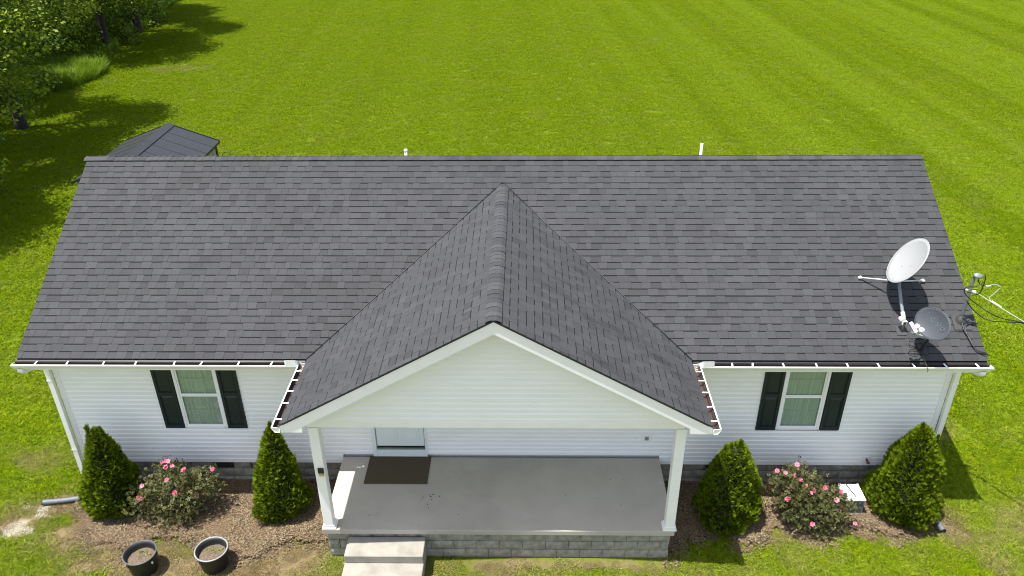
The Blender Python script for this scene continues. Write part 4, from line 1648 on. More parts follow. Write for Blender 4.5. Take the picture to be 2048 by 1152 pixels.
# ------------------------------------------------------------------ service mast and overhead cable
sm = thing('service_mast', 'grey electrical service mast with rounded metal cap and looping black wires at right roof edge', 'service mast', (8.167, 0.17, roof_z(0.17)))
bz = roof_z(.17)
part('mast_pipe', MB().lathe([(0.031, -0.1), (0.031, 0.83), (0.02, 0.85)], (8.167, .17, bz), 14), MAT['galv'], sm)
wh = MB()
n_ = 14
V, F = [], []
for i in range(8):
    ph = math.pi * i / 7
    for k in range(n_):
        t = 2 * math.pi * k / n_
        V.append((8.215 + 0.088 * math.sin(ph) * math.cos(t), .15 + 0.058 * math.sin(ph) * math.sin(t), bz + 0.895 + 0.055 * math.cos(ph) - 0.035 * (math.cos(t) * math.sin(ph) * -1.0) * -1 * 0.4))
for i in range(7):
    for k in range(n_):
        F.append((i * n_ + k, i * n_ + (k + 1) % n_, (i + 1) * n_ + (k + 1) % n_, (i + 1) * n_ + k))
wh.add(V, F, smooth=True)
part('mast_cap', wh, MAT['alu'], sm)
bp = MB().box((8.015, -0.01, -0.004), (8.315, 0.27, 0.008), .003)
bo = part('roof_flashing', bp, MAT['grey_rubber'], sm)
for v in bo.data.vertices:
    v.co.z += roof_z(v.co.y) + 0.01
part('boot', MB().lathe([(0.105, -0.06), (0.10, 0.0), (0.075, 0.05), (0.05, 0.085), (0.036, 0.10), (0.033, 0.12)], (8.165, .165, bz), 18), MAT['grey_rubber'], sm)
part('insulator', MB().tube([(8.10, .19, 4.36), (8.25, .12, 4.345)], 0.016, 8).lathe([(0.028, -.02), (0.03, 0), (0.028, .02)], (8.225, .13, 4.347), 10, (1, -.4, 0)), MAT['pvc'], sm)
part('pipe_clamp', MB().lathe([(0.038, -.02), (0.038, .02)], (8.167, .17, 4.36), 14), MAT['alu'], sm)
for pts, mt, r in (
        ([(8.294, .10, 4.707), (8.311, .08, 4.620), (8.300, .07, 4.416), (8.252, .07, 4.333), (8.135, .10, 4.285)], 'black', .0095),
        ([(8.236, .12, 4.672), (8.219, .11, 4.618), (8.227, .10, 4.557), (8.295, .09, 4.502), (8.391, .06, 4.496)], 'black', .0085),
        ([(8.391, .06, 4.496), (8.453, .03, 4.555), (8.544, .0, 4.530), (8.558, 0, 4.503), (8.498, 0, 4.407), (8.431, 0, 4.311), (8.44, -.05, 4.27)], 'cable_white', .0065),
        ([(8.278, .06, 4.569), (8.158, .05, 4.494), (8.041, .05, 4.494), (7.995, .05, 4.446), (8.023, .05, 4.364), (8.126, .05, 4.267), (8.302, .02, 4.143), (8.425, -.05, 4.07), (8.552, -.25, 4.06), (8.62, -.42, 4.12), (8.72, -.66, 4.21)], 'black', .0095),
        ([(8.12, .10, 4.196), (8.231, .08, 4.056), (8.398, .0, 3.93), (8.508, -.15, 3.93), (8.604, -.32, 4.02), (8.70, -.55, 4.15), (8.74, -.70, 4.20)], 'black', .0095),
        ([(8.19, .135, 3.80), (8.15, .04, 3.725), (8.158, -.072, 3.66), (8.202, -.183, 3.597), (8.222, -.292, 3.535), (8.268, -.390, 3.48), (8.43, -.46, 3.44)], 'black', .0095),
        ([(8.44, .085, 3.74), (8.258, .063, 3.736), (8.189, .006, 3.705), (8.177, -.083, 3.654), (8.199, -.227, 3.572), (8.238, -.347, 3.504), (8.309, -.401, 3.472), (8.43, -.42, 3.45)], 'black', .0095)):
    part('cable', MB().tube(curve_pts(pts, 6), r, 6), MAT[mt], sm)
part('connector', MB().tube([(8.35, .07, 4.495), (8.42, .05, 4.515)], .014, 7).tube([(8.42, -.10, 4.30), (8.52, -.25, 4.262)], .014, 7), MAT['pvc'], sm)
sv = thing('service_cable', 'thin pale and black overhead power cable leaving the roof mast to the right', 'cable', (8.25, 0.1, 4.34))


def sag(s):
    return (8.25 + .552 * s, .10 - .834 * s, 4.345 - .17 * s + .0052 * s * s)


part('messenger_wire', MB().tube([sag(s) for s in np.concatenate([np.linspace(0, 3, 12), np.linspace(4, 40, 18)])], 0.006, 6), MAT['cable_white'], sv)
part('insulated_wire', MB().tube([(sag(s)[0] + .012 * math.cos(s * 3), sag(s)[1] + .012 * math.sin(s * 3), sag(s)[2] - .014) for s in np.concatenate([np.linspace(.85, 3, 12), np.linspace(4, 40, 18)])], 0.0085, 6), MAT['black'], sv)


# ------------------------------------------------------------------ arborvitae
def arborvitae(x, y, R, H, seed, label, tops=(), n=8000, lean=(0, 0), dark=0.0, blunt=0.70):
    r = np.random.default_rng(seed)
    t = thing('arborvitae', label, 'shrub', (x, y, 0), 'clipped evergreen shrubs along the front wall')
    ph = r.uniform(0, 6.28, 6)

    def prof(q):
        return R * np.clip(np.minimum(1.0, 0.72 + 2.4 * q) * (1 - np.clip(q - 0.16, 0, 1) / 0.84) ** blunt, 0.02, 1)

    def radius(q, th):
        lump = 1 + 0.08 * np.sin(3 * th + ph[0] + 4 * q) + 0.06 * np.sin(5 * th + ph[1] - 11 * q) + 0.06 * np.sin(2 * th + ph[2] + 15 * q) + 0.05 * np.sin(9 * th + ph[3] + 22 * q)
        return prof(q) * lump
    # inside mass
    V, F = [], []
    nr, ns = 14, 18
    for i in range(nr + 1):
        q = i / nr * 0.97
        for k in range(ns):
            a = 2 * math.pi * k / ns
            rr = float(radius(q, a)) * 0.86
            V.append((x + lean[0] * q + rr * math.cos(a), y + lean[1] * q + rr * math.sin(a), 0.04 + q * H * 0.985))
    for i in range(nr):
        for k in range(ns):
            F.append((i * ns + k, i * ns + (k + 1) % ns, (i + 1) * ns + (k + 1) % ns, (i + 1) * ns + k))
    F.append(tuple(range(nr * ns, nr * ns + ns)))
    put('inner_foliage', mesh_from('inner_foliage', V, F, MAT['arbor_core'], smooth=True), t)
    part('trunk', MB().tube([(x, y, -0.05), (x + lean[0] * .3, y + lean[1] * .3, H * 0.4)], [0.045, 0.025], 8), MAT['twig'], t)
    # sprays
    q = r.uniform(0, 1, n * 3)
    q = q[r.uniform(0, 1, n * 3) < (prof(q) / R) * 0.85 + 0.06][:n]
    n = len(q)
    th = r.uniform(0, 2 * np.pi, n)
    rr = radius(q, th) * r.uniform(0.84, 1.05, n)
    out = np.stack([np.cos(th), np.sin(th), 0.25 + 0 * th], 1)
    base = np.stack([x + lean[0] * q + rr * np.cos(th), y + lean[1] * q + rr * np.sin(th), 0.03 + q * H], 1)
    if tops:
        ex = []
        for (tx, ty, tz0, tz1, tr) in tops:
            k = 150
            tz1 = tz1 + .07
            zz = r.uniform(0, 1, k)
            aa = r.uniform(0, 6.28, k)
            rad = tr * (1 - zz) ** 1.2
            ex.append(np.stack([tx + rad * np.cos(aa), ty + rad * np.sin(aa), tz0 + (tz1 - tz0) * zz], 1))
            out = np.concatenate([out, np.stack([np.cos(aa) * .5, np.sin(aa) * .5, 1.2 + 0 * aa], 1)])
        base = np.concatenate([base] + ex)
        n = len(base)
    d = out * 0.75 + r.normal(0, 0.33, (n, 3)) + np.array([0, 0, 0.55])
    d /= np.linalg.norm(d, axis=1, keepdims=True)
    w = np.cross(d, r.normal(0, 1, (n, 3)))
    w /= np.linalg.norm(w, axis=1, keepdims=True)
    L = r.uniform(0.05, 0.10, n)
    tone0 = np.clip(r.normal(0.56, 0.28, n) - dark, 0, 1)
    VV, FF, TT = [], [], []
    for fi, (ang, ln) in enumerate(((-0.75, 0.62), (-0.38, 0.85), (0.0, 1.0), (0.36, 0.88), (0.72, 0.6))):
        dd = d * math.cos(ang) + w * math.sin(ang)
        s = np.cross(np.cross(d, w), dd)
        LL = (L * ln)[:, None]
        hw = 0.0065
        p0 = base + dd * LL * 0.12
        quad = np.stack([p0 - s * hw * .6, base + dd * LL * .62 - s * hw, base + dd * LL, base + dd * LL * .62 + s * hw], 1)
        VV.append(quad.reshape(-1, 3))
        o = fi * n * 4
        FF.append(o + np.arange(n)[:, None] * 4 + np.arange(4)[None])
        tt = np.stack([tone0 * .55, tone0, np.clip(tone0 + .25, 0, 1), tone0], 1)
        TT.append(tt.ravel())
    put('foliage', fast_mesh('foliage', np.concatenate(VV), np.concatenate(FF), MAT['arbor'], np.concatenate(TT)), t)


arborvitae(-7.40, -0.72, 0.50, 1.93, 1, 'leftmost evergreen shrub, two pointed tips, at the left house corner beside the drain pipe', [(-7.40, -.80, 1.6, 1.99, .08), (-7.17, -.78, 1.5, 1.95, .10)], 8200, (0.10, -0.03), 0.08)
arborvitae(-4.13, -0.78, 0.47, 2.02, 2, 'narrow evergreen shrub with one thin tip beside the left porch post', [(-4.07, -.80, 1.75, 2.10, .07)], 8000, (0.05, -0.02), 0.0)
arborvitae(4.24, -0.93, 0.54, 1.72, 3, 'short blunt evergreen shrub half in the porch shade, right of the porch', [(4.33, -.85, 1.42, 1.76, .15), (4.07, -.88, 1.38, 1.66, .14)], 9000, (0.04, 0.05), 0.0, 0.44)
arborvitae(7.62, -0.70, 0.60, 2.02, 4, 'widest evergreen shrub at the right house corner beside the white box', [(7.54, -.72, 1.7, 2.06, .16), (7.87, -.72, 1.35, 1.80, .13)], 10500, (-0.03, 0.0), 0.0, 0.62)


# ------------------------------------------------------------------ rose bushes
def rose_bush(label, blobs, blooms, foot, seed, n=5200):
    r = np.random.default_rng(seed)
    t = thing('rose_bush', label, 'rose bush', foot, 'rose bushes by the front wall')
    tot = sum(b[3] * b[4] * b[5] for b in blobs)
    P = []
    for cx, cy, cz, rx, ry, rz in blobs:
        k = int(n * rx * ry * rz / tot)
        v = r.normal(0, 1, (k, 3))
        v /= np.linalg.norm(v, axis=1, keepdims=True)
        q = r.uniform(0.25, 1, k) ** 0.5
        lump = 1 + 0.42 * np.sin(v[:, 0] * 5 + cx * 3) * np.sin(v[:, 2] * 6 + cy * 2 + v[:, 1] * 4)
        P.append(np.array([cx, cy, cz]) + v * (q * lump)[:, None] * np.array([rx, ry, rz]))
    P = np.concatenate(P)
    P = P[P[:, 2] > 0.04]
    k = len(P)
    # canes
    st = MB()
    for i in range(26):
        e = P[r.integers(k)]
        b = Vector((foot[0] + r.normal(0, .16), foot[1] + r.normal(0, .08), 0))
        mid = b.lerp(Vector(e), 0.5) + Vector((r.normal(0, .06), r.normal(0, .06), .10))
        st.tube(curve_pts([b, mid, e], 3), [0.009] * 4 + [0.006, 0.005, 0.004], 5)
    part('stem', st, MAT['twig'], t)
    # leaflets, five to a leaf
    V, F, T = [], [], []
    tone = np.clip(r.normal(0.45, 0.27, k), 0, 1)
    allv, allt = [], []
    d = r.normal(0, 1, (k, 3)) + np.array([0, -0.2, 0.3])
    d /= np.linalg.norm(d, axis=1, keepdims=True)
    w = np.cross(d, r.normal(0, 1, (k, 3)) + np.array([0, 0, 1.2]))
    w /= np.linalg.norm(w, axis=1, keepdims=True)
    for (f, sgn) in ((1.0, 0), (0.6, 1), (0.6, -1), (0.2, 1), (0.2, -1)):
        L = r.uniform(.026, .046, k)[:, None]
        dd = d if sgn == 0 else d * 0.45 + w * sgn * 0.9
        dd = dd + r.normal(0, .2, (k, 3))
        dd /= np.linalg.norm(dd, axis=1, keepdims=True)
        o = P + d * f * 0.055
        nn = np.cross(d, w)
        sd = np.cross(nn, dd)
        hw = L * 0.36
        qd = np.stack([o, o + dd * L * .5 - sd * hw, o + dd * L, o + dd * L * .5 + sd * hw], 1)
        allv.append(qd.reshape(-1, 3))
        allt.append(np.repeat(np.clip(tone + r.normal(0, .08, k), 0, 1), 4))
    VV = np.concatenate(allv)
    put('foliage', fast_mesh('foliage', VV, np.arange(len(VV)).reshape(-1, 4), MAT['rose_leaf'], np.concatenate(allt)), t)
    for (bx, by, bz, sz, pale) in blooms:
        V, F, T = [], [], []
        tow = (Vector(CAM) - Vector((bx, by, bz))).normalized() * 0.13
        bx, by, bz = bx + tow.x, by + tow.y, bz + tow.z
        ax = Vector((r.normal(0, .3), -0.55 + r.normal(0, .2), 0.8)).normalized()
        u = ax.cross(Vector((1, 0, 0))).normalized()
        v = ax.cross(u)
        for ringi, (np_, rad, tilt) in enumerate(((6, sz, .25), (5, sz * .7, .6), (3, sz * .4, 1.0))):
            for i in range(np_):
                a = 2 * math.pi * (i + .5 * ringi) / np_ + r.normal(0, .15)
                rd = u * math.cos(a) + v * math.sin(a)
                sd = ax.cross(rd)
                dirp = (rd * math.cos(tilt) + ax * math.sin(tilt)).normalized()
                c = Vector((bx, by, bz))
                b = len(V)
                V += [c, c + dirp * rad * .6 - sd * rad * .42, c + dirp * rad - sd * rad * .2 + ax * rad * .1, c + dirp * rad + sd * rad * .2 + ax * rad * .1, c + dirp * rad * .6 + sd * rad * .42]
                F.append((b, b + 1, b + 2, b + 3, b + 4))
                T += [float(np.clip(pale + r.normal(0, .15), 0, 1))] + [float(np.clip(pale + .15 + r.normal(0, .12), 0, 1))] * 4
        put('bloom', mesh_from('bloom', V, F, MAT['petal'], T), t)


def spread(L, y, size=.05):
    out = []
    for (bx, bz) in L:
        out.append((bx, y + random.uniform(-.08, .08), bz, random.uniform(.75, 1.15) * size, random.choice((0.15, .4, .7, .9))))
    return out


B1 = spread([(-6.26, 1.16), (-6.14, 1.18), (-6.06, 1.12), (-6.22, 1.03), (-6.20, 1.15), (-5.84, 1.06), (-5.36, .96)], -.75) + spread([(-6.62, .80), (-6.70, .52), (-6.02, .66), (-5.68, .50), (-6.78, .46), (-6.15, .90)], -.98)
rose_bush('rose bush with pink blooms at its top, between the two left evergreen shrubs',
          [(-6.0, -.80, .62, .62, .42, .42), (-6.62, -.92, .42, .42, .36, .36), (-5.65, -.78, .66, .40, .36, .34), (-6.15, -.72, .90, .40, .30, .22), (-6.0, -1.1, .35, .45, .3, .3)], B1, (-6.1, -.82, 0), 11, 2700)
B2 = spread([(5.44, 1.24), (5.10, 1.10), (5.47, .95), (5.53, .93), (5.28, 1.0)], -.78) + spread([(5.68, .82), (5.76, .80), (5.72, .70), (5.62, .86), (5.95, .86), (6.22, .84), (6.20, .60), (5.28, .66), (5.92, .42), (6.30, .40), (5.36, .80)], -1.0) + spread([(5.72, .30)], -1.25) + spread([(6.62, .07)], -1.15, .045)
rose_bush('bushy rose bush with many pink blooms beside the white box, right of the porch',
          [(5.45, -.82, .72, .46, .38, .44), (5.75, -1.0, .48, .58, .40, .44), (6.15, -.98, .42, .46, .34, .34), (5.3, -.85, .95, .30, .26, .22), (5.9, -1.25, .28, .42, .25, .26), (5.55, -1.1, .5, .4, .3, .4)], B2, (5.7, -.95, 0), 12, 3500)


# ------------------------------------------------------------------ plant pots
def plant_pot(x, y, label, rim_mat, seed, R=.285, H=.42):
    r = random.Random(seed)
    t = thing('plant_pot', label, 'plant pot', (x, y, 0), 'black plant pots on the lawn edge')
    part('pot', MB().lathe([(0.01, 0.004), (R * .74, 0.004), (R * .76, .02), (R * .93, H - .05), (R * .945, H - .045), (R * .955, H - .012), (R * .90, H - .012), (R * .86, H - .06), (R * .70, .02), (0.01, .02)], (x, y, 0), 36), MAT['pot'], t)
    part('rim', MB().lathe([(R * .958, H - .022), (R * 1.0, H - .018), (R * 1.012, H - .004), (R * .995, H + .006), (R * .935, H + .006), (R * .925, H - .008)], (x, y, 0), 40), rim_mat, t)
    V, F = [], []
    n, rings = 28, 7
    V.append((x, y, H * .66 + .03))
    for i in range(1, rings + 1):
        for k in range(n):
            a = 2 * math.pi * k / n
            q = i / rings * R * .845
            V.append((x + q * math.cos(a), y + q * math.sin(a), H * .66 + .03 * (1 - (i / rings) ** 2) + r.uniform(-.008, .008)))
    for k in range(n):
        F.append((0, 1 + k, 1 + (k + 1) % n))
        for i in range(rings - 1):
            a0, b0 = 1 + i * n, 1 + (i + 1) * n
            F.append((a0 + k, b0 + k, b0 + (k + 1) % n, a0 + (k + 1) % n))
    put('soil', mesh_from('soil', V, F, MAT['soil']), t)
    for i in range(3):
        a = 2.2 + i * 2.1
        hl = part('handle_lug', MB().box((-.03, -.008, -.03), (.03, .012, .03), .005), MAT['pot'], t)
        for v in hl.data.vertices:
            cx, cy, cz = v.co
            v.co = (x + (R * .965 + cy) * math.cos(a) - cx * math.sin(a), y + (R * .965 + cy) * math.sin(a) + cx * math.cos(a), H - .06 + cz)
    for i in range(9):
        a, q = r.uniform(0, 6.28), r.uniform(.1, .8) * R * .8
        bx, by = x + q * math.cos(a), y + abs(q * math.sin(a)) * .9
        w = MB()
        for k in range(5):
            aa = r.uniform(0, 6.28)
            L = r.uniform(.03, .075)
            p = Vector((bx, by, H * .68))
            d = Vector((math.cos(aa), math.sin(aa), r.uniform(.5, 1.4))).normalized()
            s = d.cross(Vector((0, 0, 1))).normalized() * .010
            w.add([p, p + d * L * .6 - s, p + d * L, p + d * L * .6 + s], [(0, 1, 2, 3)], r.uniform(.3, 1))
        put('weed', w.mesh('weed', MAT['weed'], True), t)


plant_pot(-6.235, -2.195, 'empty black nursery pot with dark grey rim, soil and weeds, left of the two pots', MAT['pot_rim'], 1)
plant_pot(-5.010, -2.105, 'empty black nursery pot with pale grey rim, soil and weeds, nearer the front steps', MAT['pot_rim_pale'], 2)
# torn white tag on the left pot
part('tag', MB().add([(-5.985, -2.345, .30), (-5.965, -2.33, .30), (-5.960, -2.325, .355), (-5.985, -2.345, .355)], [(0, 1, 2, 3)]), MAT['pvc'], bpy.data.objects['plant_pot'])


# ------------------------------------------------------------------ corrugated drain pipes
def drain_pipe(pts, label, r=.052):
    t = thing('drain_pipe', label, 'drain pipe', tuple(pts[0]), 'corrugated drain pipes under the downspouts')
    P = curve_pts(pts, 14)
    D = [0]
    for i in range(1, len(P)):
        D.append(D[-1] + (P[i] - P[i - 1]).length)
    n = int(D[-1] / 0.011)
    Q, rs = [], []
    j = 0
    for i in range(n + 1):
        s = D[-1] * i / n
        while j < len(D) - 2 and D[j + 1] < s:
            j += 1
        f = (s - D[j]) / max(D[j + 1] - D[j], 1e-6)
        Q.append(P[j].lerp(P[j + 1], f))
        rs.append(r * (1.0 if i % 2 else 0.90))
    part('pipe', MB().tube(Q, rs, 16, False), MAT['corrugated'], t)
    d = (Q[-1] - Q[-2]).normalized()
    part('pipe_mouth', MB().lathe([(r * .96, -.012), (r * .96, .004), (r * .82, .004), (r * .82, -.10), (0.002, -.10)], Q[-1], 18, d), MAT['black'], t)


drain_pipe([(-7.95, -.42, .07), (-8.08, -.50, .06), (-8.45, -.585, .055), (-8.87, -.645, .055)], 'grey corrugated drain pipe lying on the grass beside the leftmost evergreen shrub')
drain_pipe([(8.20, -.55, .07), (8.17, -.80, .06), (8.165, -1.0, .058), (8.19, -1.24, .056)], 'dark drain pipe end poking out beside the right evergreen shrub')

# ------------------------------------------------------------------ white-topped box by the right rose bush
bxt = thing('utility_box', 'white-topped box with dark grey sides behind the right rose bush', 'box', (6.68, -.60, 0))
bx_ = MB().box((6.52, -.79, .03), (6.84, -.42, .365), .01)
part('body', bx_, MAT['box_grey'], bxt)
fr2 = MB()
for x0 in (6.50, 6.825):
    for y0 in (-.80, -.435):
        fr2.box((x0, y0, 0.0), (x0 + .03, y0 + .03, .37), .004)
for z0 in (.03, .20):
    fr2.box((6.532, -.806, z0), (6.823, -.792, z0 + .022)).box((6.842, -.768, z0), (6.856, -.437, z0 + .022))
part('box_frame', fr2, MAT['arm_grey'], bxt)
part('lid', MB().box((6.475, -.82, .372), (6.865, -.40, .402), .008), MAT['box_white'], bxt)
for x0 in (6.50, 6.84):
    part('knob', MB().lathe([(.024, 0), (.026, .012), (.018, .024), (.001, .026)], (x0, -.405, .404), 10), MAT['box_white'], bxt)
part('lid_bar', MB().box((6.525, -.425, .403), (6.815, -.40, .418), .004), MAT['box_white'], bxt)
part('strap', MB().tube(curve_pts([(6.60, -.38, .52), (6.62, -.41, .42), (6.66, -.58, .408), (6.70, -.74, .407)], 4), .012, 6), MAT['grey_rubber'], bxt)

# ------------------------------------------------------------------ shed behind the house
sx0, sx1, sy0, sy1, she, shr = -13.24, -9.97, 10.45, 14.15, 2.20, 2.80
sxm = (sx0 + sx1) / 2
sh = thing('garden_shed', 'small tan garden shed with black ribbed metal gable roof behind the house', 'shed', (sxm, 12.3, 0))
sw_ = part('wall', MB().prism([(sx0 + .14, 0.0), (sx1 - .10, 0.0), (sx1 - .10, she - .03), (sxm, shr - .09), (sx0 + .14, she - .03)], 1, sy0 + .22, sy1 - .16), MAT['shed_wall'], sh)
for i in range(9):
    yy = sy0 + .30 + i * .36
    if yy < sy1 - .3:
        part('wall_batten', MB().box((sx1 - .098, yy, .02), (sx1 - .082, yy + .05, she - .06)), MAT['shed_wall'], sw_)
for i in range(8):
    xx = sx0 + .45 + i * .36
    if xx < sx1 - .4:
        part('wall_batten', MB().box((xx, sy0 + .20, .02), (xx + .05, sy0 + .218, she - .04)), MAT['shed_wall'], sw_)
for xx in (sx0 + .11, sx1 - .18):
    for yy in (sy0 + .19, sy1 - .24):
        part('corner_post', MB().box((xx, yy, 0), (xx + .11, yy + .11, she - .02), .006), MAT['shed_trim'], sh)
for s, xe in ((-1, sx0), (1, sx1)):
    k = (shr - she) / abs(xe - sxm)
    nb = 24
    prf = []
    for i in range(nb * 4 + 1):     # ribbed sheet, ribs run down the slope
        yy = sy0 + (sy1 - sy0) * i / (nb * 4)
        big = 0.004 if (i % 4) in (1, 2) else 0.0
        prf.append((yy, big))
    V = [(xe, yy, she + q) for yy, q in prf] + [(sxm, yy, shr + q) for yy, q in prf] + [(xe, yy, she - .03) for yy, q in prf] + [(sxm, yy, shr - .03) for yy, q in prf]
    n = len(prf)
    F = []
    for i in range(n - 1):
        F += [(i, i + 1, n + i + 1, n + i), (2 * n + i, 3 * n + i, 3 * n + i + 1, 2 * n + i + 1), (i, 2 * n + i, 2 * n + i + 1, i + 1)]
    F += [(0, n, 3 * n, 2 * n), (n - 1, 3 * n - 1, 4 * n - 1, 2 * n - 1)]
    rp = put('roof_panel', mesh_from('roof_panel', V, F, MAT['shed_roof']), sh)
    for i in range(1, 6):
        yy = sy0 + (sy1 - sy0) * i / 6
        part('roof_seam', MB().prism([(xe, she + .006), (sxm, shr + .006), (sxm, shr - .01), (xe, she - .01)] if s < 0 else [(xe, she - .01), (sxm, shr - .01), (sxm, shr + .006), (xe, she + .006)], 1, yy - .013, yy + .013), MAT['shed_trim'], rp)
    part('eave_trim', MB().box((min(xe, xe - s * .035), sy0 - .01, she - .075), (max(xe, xe - s * .035), sy1 + .01, she - .032)), MAT['shed_trim'], sh)
    for yy in (sy0 - .035, sy1 + .012):
        rk = [(xe, she + .022), (sxm, shr + .022), (sxm, shr - .06), (xe, she - .06)]
        part('rake_trim', MB().prism(rk if s < 0 else rk[::-1], 1, yy, yy + .022), MAT['shed_trim'], sh)
rc = MB()
kk_ = (shr - she) / (sxm - sx0)
rc.prism([(sxm - .20, shr - .20 * kk_ + .030), (sxm, shr + .045), (sxm + .20, shr - .20 * kk_ + .030), (sxm + .20, shr - .20 * kk_ + .020), (sxm, shr + .030), (sxm - .20, shr - .20 * kk_ + .020)], 1, sy0 - .05, sy1 + .05)
part('ridge_cap', rc, MAT['shed_roof'], sh)

hk = MB()
hx, hy = -9.36, 13.0
pts = [(hx - .16, hy, 0), (hx - .16, hy, 2.05)] + [(hx - .16 + .155 - .155 * math.cos(t), hy, 2.05 + .17 * math.sin(t)) for t in np.linspace(.3, math.pi, 9)] + [(hx + .155, hy, 1.98), (hx + .19, hy, 1.95)]
hk.tube(pts, .012, 6)
tag(put('shepherd_hook', hk.mesh('shepherd_hook', MAT['black'])), 'thin black shepherd hook standing beside the garden shed', 'garden hook')


# ------------------------------------------------------------------ trees and undergrowth at the left edge
def leaf_cloud(name, clumps, per, size, mat, seed, flat=0.6):
    """leaves gathered in clumps: list of (centre, radius)"""
    r = np.random.default_rng(seed)
    VV, TT = [], []
    for (c, rad) in clumps:
        k = per
        v = r.normal(0, 1, (k, 3))
        v /= np.linalg.norm(v, axis=1, keepdims=True)
        p = np.array(c) + v * (r.uniform(.2, 1, k) ** .6)[:, None] * rad * np.array([1, 1, flat])
        d = r.normal(0, 1, (k, 3)) * np.array([1, 1, .55])
        d /= np.linalg.norm(d, axis=1, keepdims=True)
        nrm = r.normal(0, .6, (k, 3)) + np.array([0, 0, 1.0])
        w = np.cross(nrm, d)
        w /= np.linalg.norm(w, axis=1, keepdims=True)
        L = (size * r.uniform(.6, 1.3, k))[:, None]
        q = np.stack([p - d * L * .5, p - w * L * .32, p + d * L * .5, p + w * L * .32], 1)
        VV.append(q.reshape(-1, 3))
        t = np.clip(r.normal(.48, .30) + r.normal(0, .16, k), 0, 1)
        TT.append(np.repeat(t, 4))
    V = np.concatenate(VV)
    return fast_mesh(name, V, np.arange(len(V)).reshape(-1, 4), mat, np.concatenate(TT))


def crown_clumps(R, z0, z1, n, seed):
    r = np.random.default_rng(seed)
    out = []
    for i in range(n):
        q = r.uniform(0, 1)
        zz = z0 + (z1 - z0) * q
        prof = R * (0.80 + .45 * math.sin(math.pi * min(1, q * 1.15 + .12))) * .82 * (1 if q < .75 else (1 - (q - .75) * 2.2))
        a = r.uniform(0, 6.28)
        rad = prof * r.uniform(.35, 1.0) ** .6
        out.append(((rad * math.cos(a), rad * math.sin(a), zz), r.uniform(.55, 1.15)))
    return out


CR = [leaf_cloud('crown', crown_clumps(4.3, 1.3 + .4 * i, 11.5, 300, 40 + i), 110, .175, MAT['tree_leaf'], 60 + i) for i in range(3)]
CR.append(leaf_cloud('crown', crown_clumps(4.2, 3.7, 11.5, 240, 44), 120, .155, MAT['tree_leaf'], 64))


def trunk_mesh(H, r0, seed):
    r = random.Random(seed)
    m = MB()
    pts = [Vector((0, 0, -.2))]
    for i in range(1, 7):
        pts.append(Vector((r.uniform(-.12, .12) * i * .4 - .05 * i, r.uniform(-.12, .12) * i * .4, H * i / 6)))
    m.tube(curve_pts(pts, 3), [r0 * (1.25 if i == 0 else 1) * (1 - .8 * i / 18) for i in range(19)], 10)
    for i in range(7):
        b = pts[2 + i % 4]
        a = r.uniform(0, 6.28)
        L = r.uniform(1.6, 3.2)
        e = b + Vector((math.cos(a) * L, math.sin(a) * L, r.uniform(.2, 1.6)))
        mid = b.lerp(e, .5) + Vector((0, 0, .25))
        m.tube(curve_pts([b, mid, e], 3), [r0 * .4, r0 * .38, r0 * .34, r0 * .3, r0 * .24, r0 * .16, r0 * .08], 6)
    return m.mesh('trunk', MAT['bark'])


TR = [trunk_mesh(10, .26, 70 + i) for i in range(3)]
TREES = [(-21.9, 22.2, 1.0, 'broadleaf tree at the lower end of the woods edge above the dark lawn shade'),
         (-26.8, 24.9, .95, 'broadleaf tree behind the patch of tall sunlit grass'),
         (-24.5, 36.4, 1.0, 'broadleaf tree with a slim dark trunk in the middle of the woods edge'),
         (-25.0, 41.9, 1.05, 'broadleaf tree with a thick bare dark trunk nearest the open lawn'),
         (-28.2, 47.5, 1.0, 'broadleaf tree at the far end of the woods edge')]
HIDDEN = [(-21.5, 17.0, .97), (-19.7, 11.3, .80), (-29.5, 31.5, 1.05), (-30.2, 24.0, 1.0), (-31, 38.5, 1.1), (-33.5, 45, 1.1), (-35, 36, 1.1)]
DEEP = ['broadleaf tree casting the wide lawn shade left of the garden shed', 'broadleaf tree casting the small lawn shade left of the house roof',
        'broadleaf tree deep in the woods behind the tall sunlit grass', 'broadleaf tree deep in the woods behind the lowest edge tree',
        'broadleaf tree deep in the woods behind the slim dark trunk', 'broadleaf tree deep in the woods behind the thick bare trunk',
        'broadleaf tree farthest back in the dark woods at the upper left corner']
for i, tr in enumerate(TREES + [(*h, lb) for h, lb in zip(HIDDEN, DEEP)]):
    x, y, s, lab = tr
    t = thing('broadleaf_tree', lab, 'tree', (x, y, 0), 'broadleaf trees of the woods edge')
    rz = random.uniform(0, 6.28)
    for nm, me in (('trunk', TR[i % 3]), ('crown', CR[3] if i in (0, 3) else CR[i % 3])):
        o = bpy.data.objects.new(nm, me)
        COL.objects.link(o)
        o.parent = t
    t.rotation_euler = (0, 0, rz)
    t.scale = (s, s, s * (1.05 if i < 5 else 1))

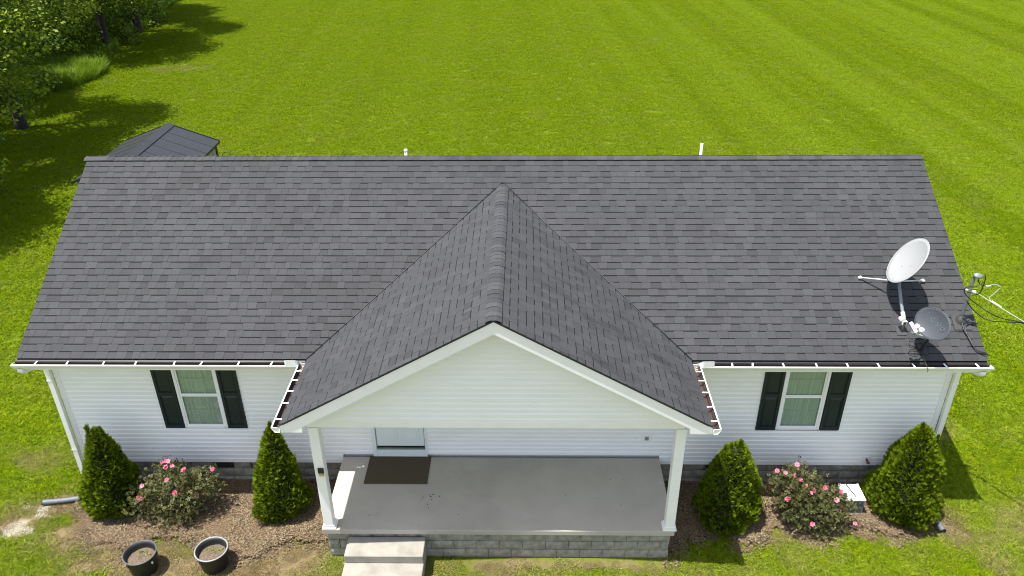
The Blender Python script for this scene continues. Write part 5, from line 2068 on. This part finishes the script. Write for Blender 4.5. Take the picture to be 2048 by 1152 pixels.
BU = [leaf_cloud('foliage', [((RNG.normal(0, .55), RNG.normal(0, .55), abs(RNG.normal(.55, .4))), RNG.uniform(.3, .6)) for _ in range(34)], 60, .13, MAT['bush_leaf'], 90 + i) for i in range(2)]
BUSHES = [(-24.4, 25.2, 1.0, 'low leafy bush left of the tall sunlit grass'), (-25.0, 33.2, 1.2, 'leafy bush under the slim-trunked tree'), (-27.2, 31.4, 1.1, 'leafy bush right behind the tall sunlit grass'),
          (-26.4, 38.4, 1.25, 'leafy bush left of the thick bare trunk'), (-26.2, 44.2, 1.2, 'leafy bush right of the thick bare trunk'), (-27.5, 42.0, 1.3, 'leafy bush in the deep shade behind the thick bare trunk'),
          (-27.4, 47.2, 1.2, 'leafy bush at the far end of the woods edge'), (-28.4, 28.9, 1.5, 'tall leafy bush behind the sunlit grass in the shade'), (-25.0, 23.2, 1.2, 'leafy bush by the lowest tree of the woods edge'),
          (-25.6, 39.2, 1.5, 'broad leafy bush just left of the thick bare trunk, at the lawn edge'), (-26.6, 44.6, 1.8, 'broad leafy bush just right of the thick bare trunk, at the lawn edge'), (-25.6, 35.0, 1.6, 'broad leafy bush at the foot of the slim-trunked tree'),
          (-27.3, 35.8, 1.5, 'tall leafy bush between the two trunks of the woods edge')]
for i, (x, y, s, lab) in enumerate(BUSHES):
    t = thing('bush', lab, 'bush', (x, y, 0), 'bushes under the woods edge')
    for nm, me in (('foliage', BU[i % 2]), ('stem', None)):
        if me is None:
            if 'st' not in globals() or not isinstance(globals().get('st_bush'), bpy.types.Mesh):
                stm = MB()
                for q in range(6):
                    a = q * 1.05
                    stm.tube([(0, 0, -.05), (math.cos(a) * .3, math.sin(a) * .3, .7)], [.02, .008], 5)
                st_bush = stm.mesh('stem', MAT['twig'])
            me = st_bush
        o = bpy.data.objects.new(nm, me)
        COL.objects.link(o)
        o.parent = t
    t.rotation_euler = (0, 0, random.uniform(0, 6.28))
    t.scale = (s, s, s)


def tall_grass():
    src = [blade_patch('tall_grass_tuft', 260, .35, .25, .6, .018, MAT['weed'], .55, 200 + s) for s in range(3)]
    n = 3200
    x, y = RNG.uniform(-34, -21.5, n), RNG.uniform(18, 54, n)
    x[:500], y[:500] = RNG.uniform(-26, -22.4, 500), RNG.uniform(28.3, 32.6, 500)
    edge = inside(WOOD_EDGE, x, y) & ~inside(WOOD_EDGE, x + 4.5, y)
    deep = inside(WOOD_EDGE, x, y) & (RNG.uniform(0, 1, n) < .45)
    k = edge | deep
    x, y = x[k], y[k]
    rot = np.stack([0 * x, 0 * x, RNG.uniform(0, 6.28, len(x))], 1)
    gn_scatter('tall_grass', np.stack([x, y, 0 * x - .02], 1), rot, RNG.uniform(.7, 1.35, len(x)), 0 * x, src, '')


tall_grass()
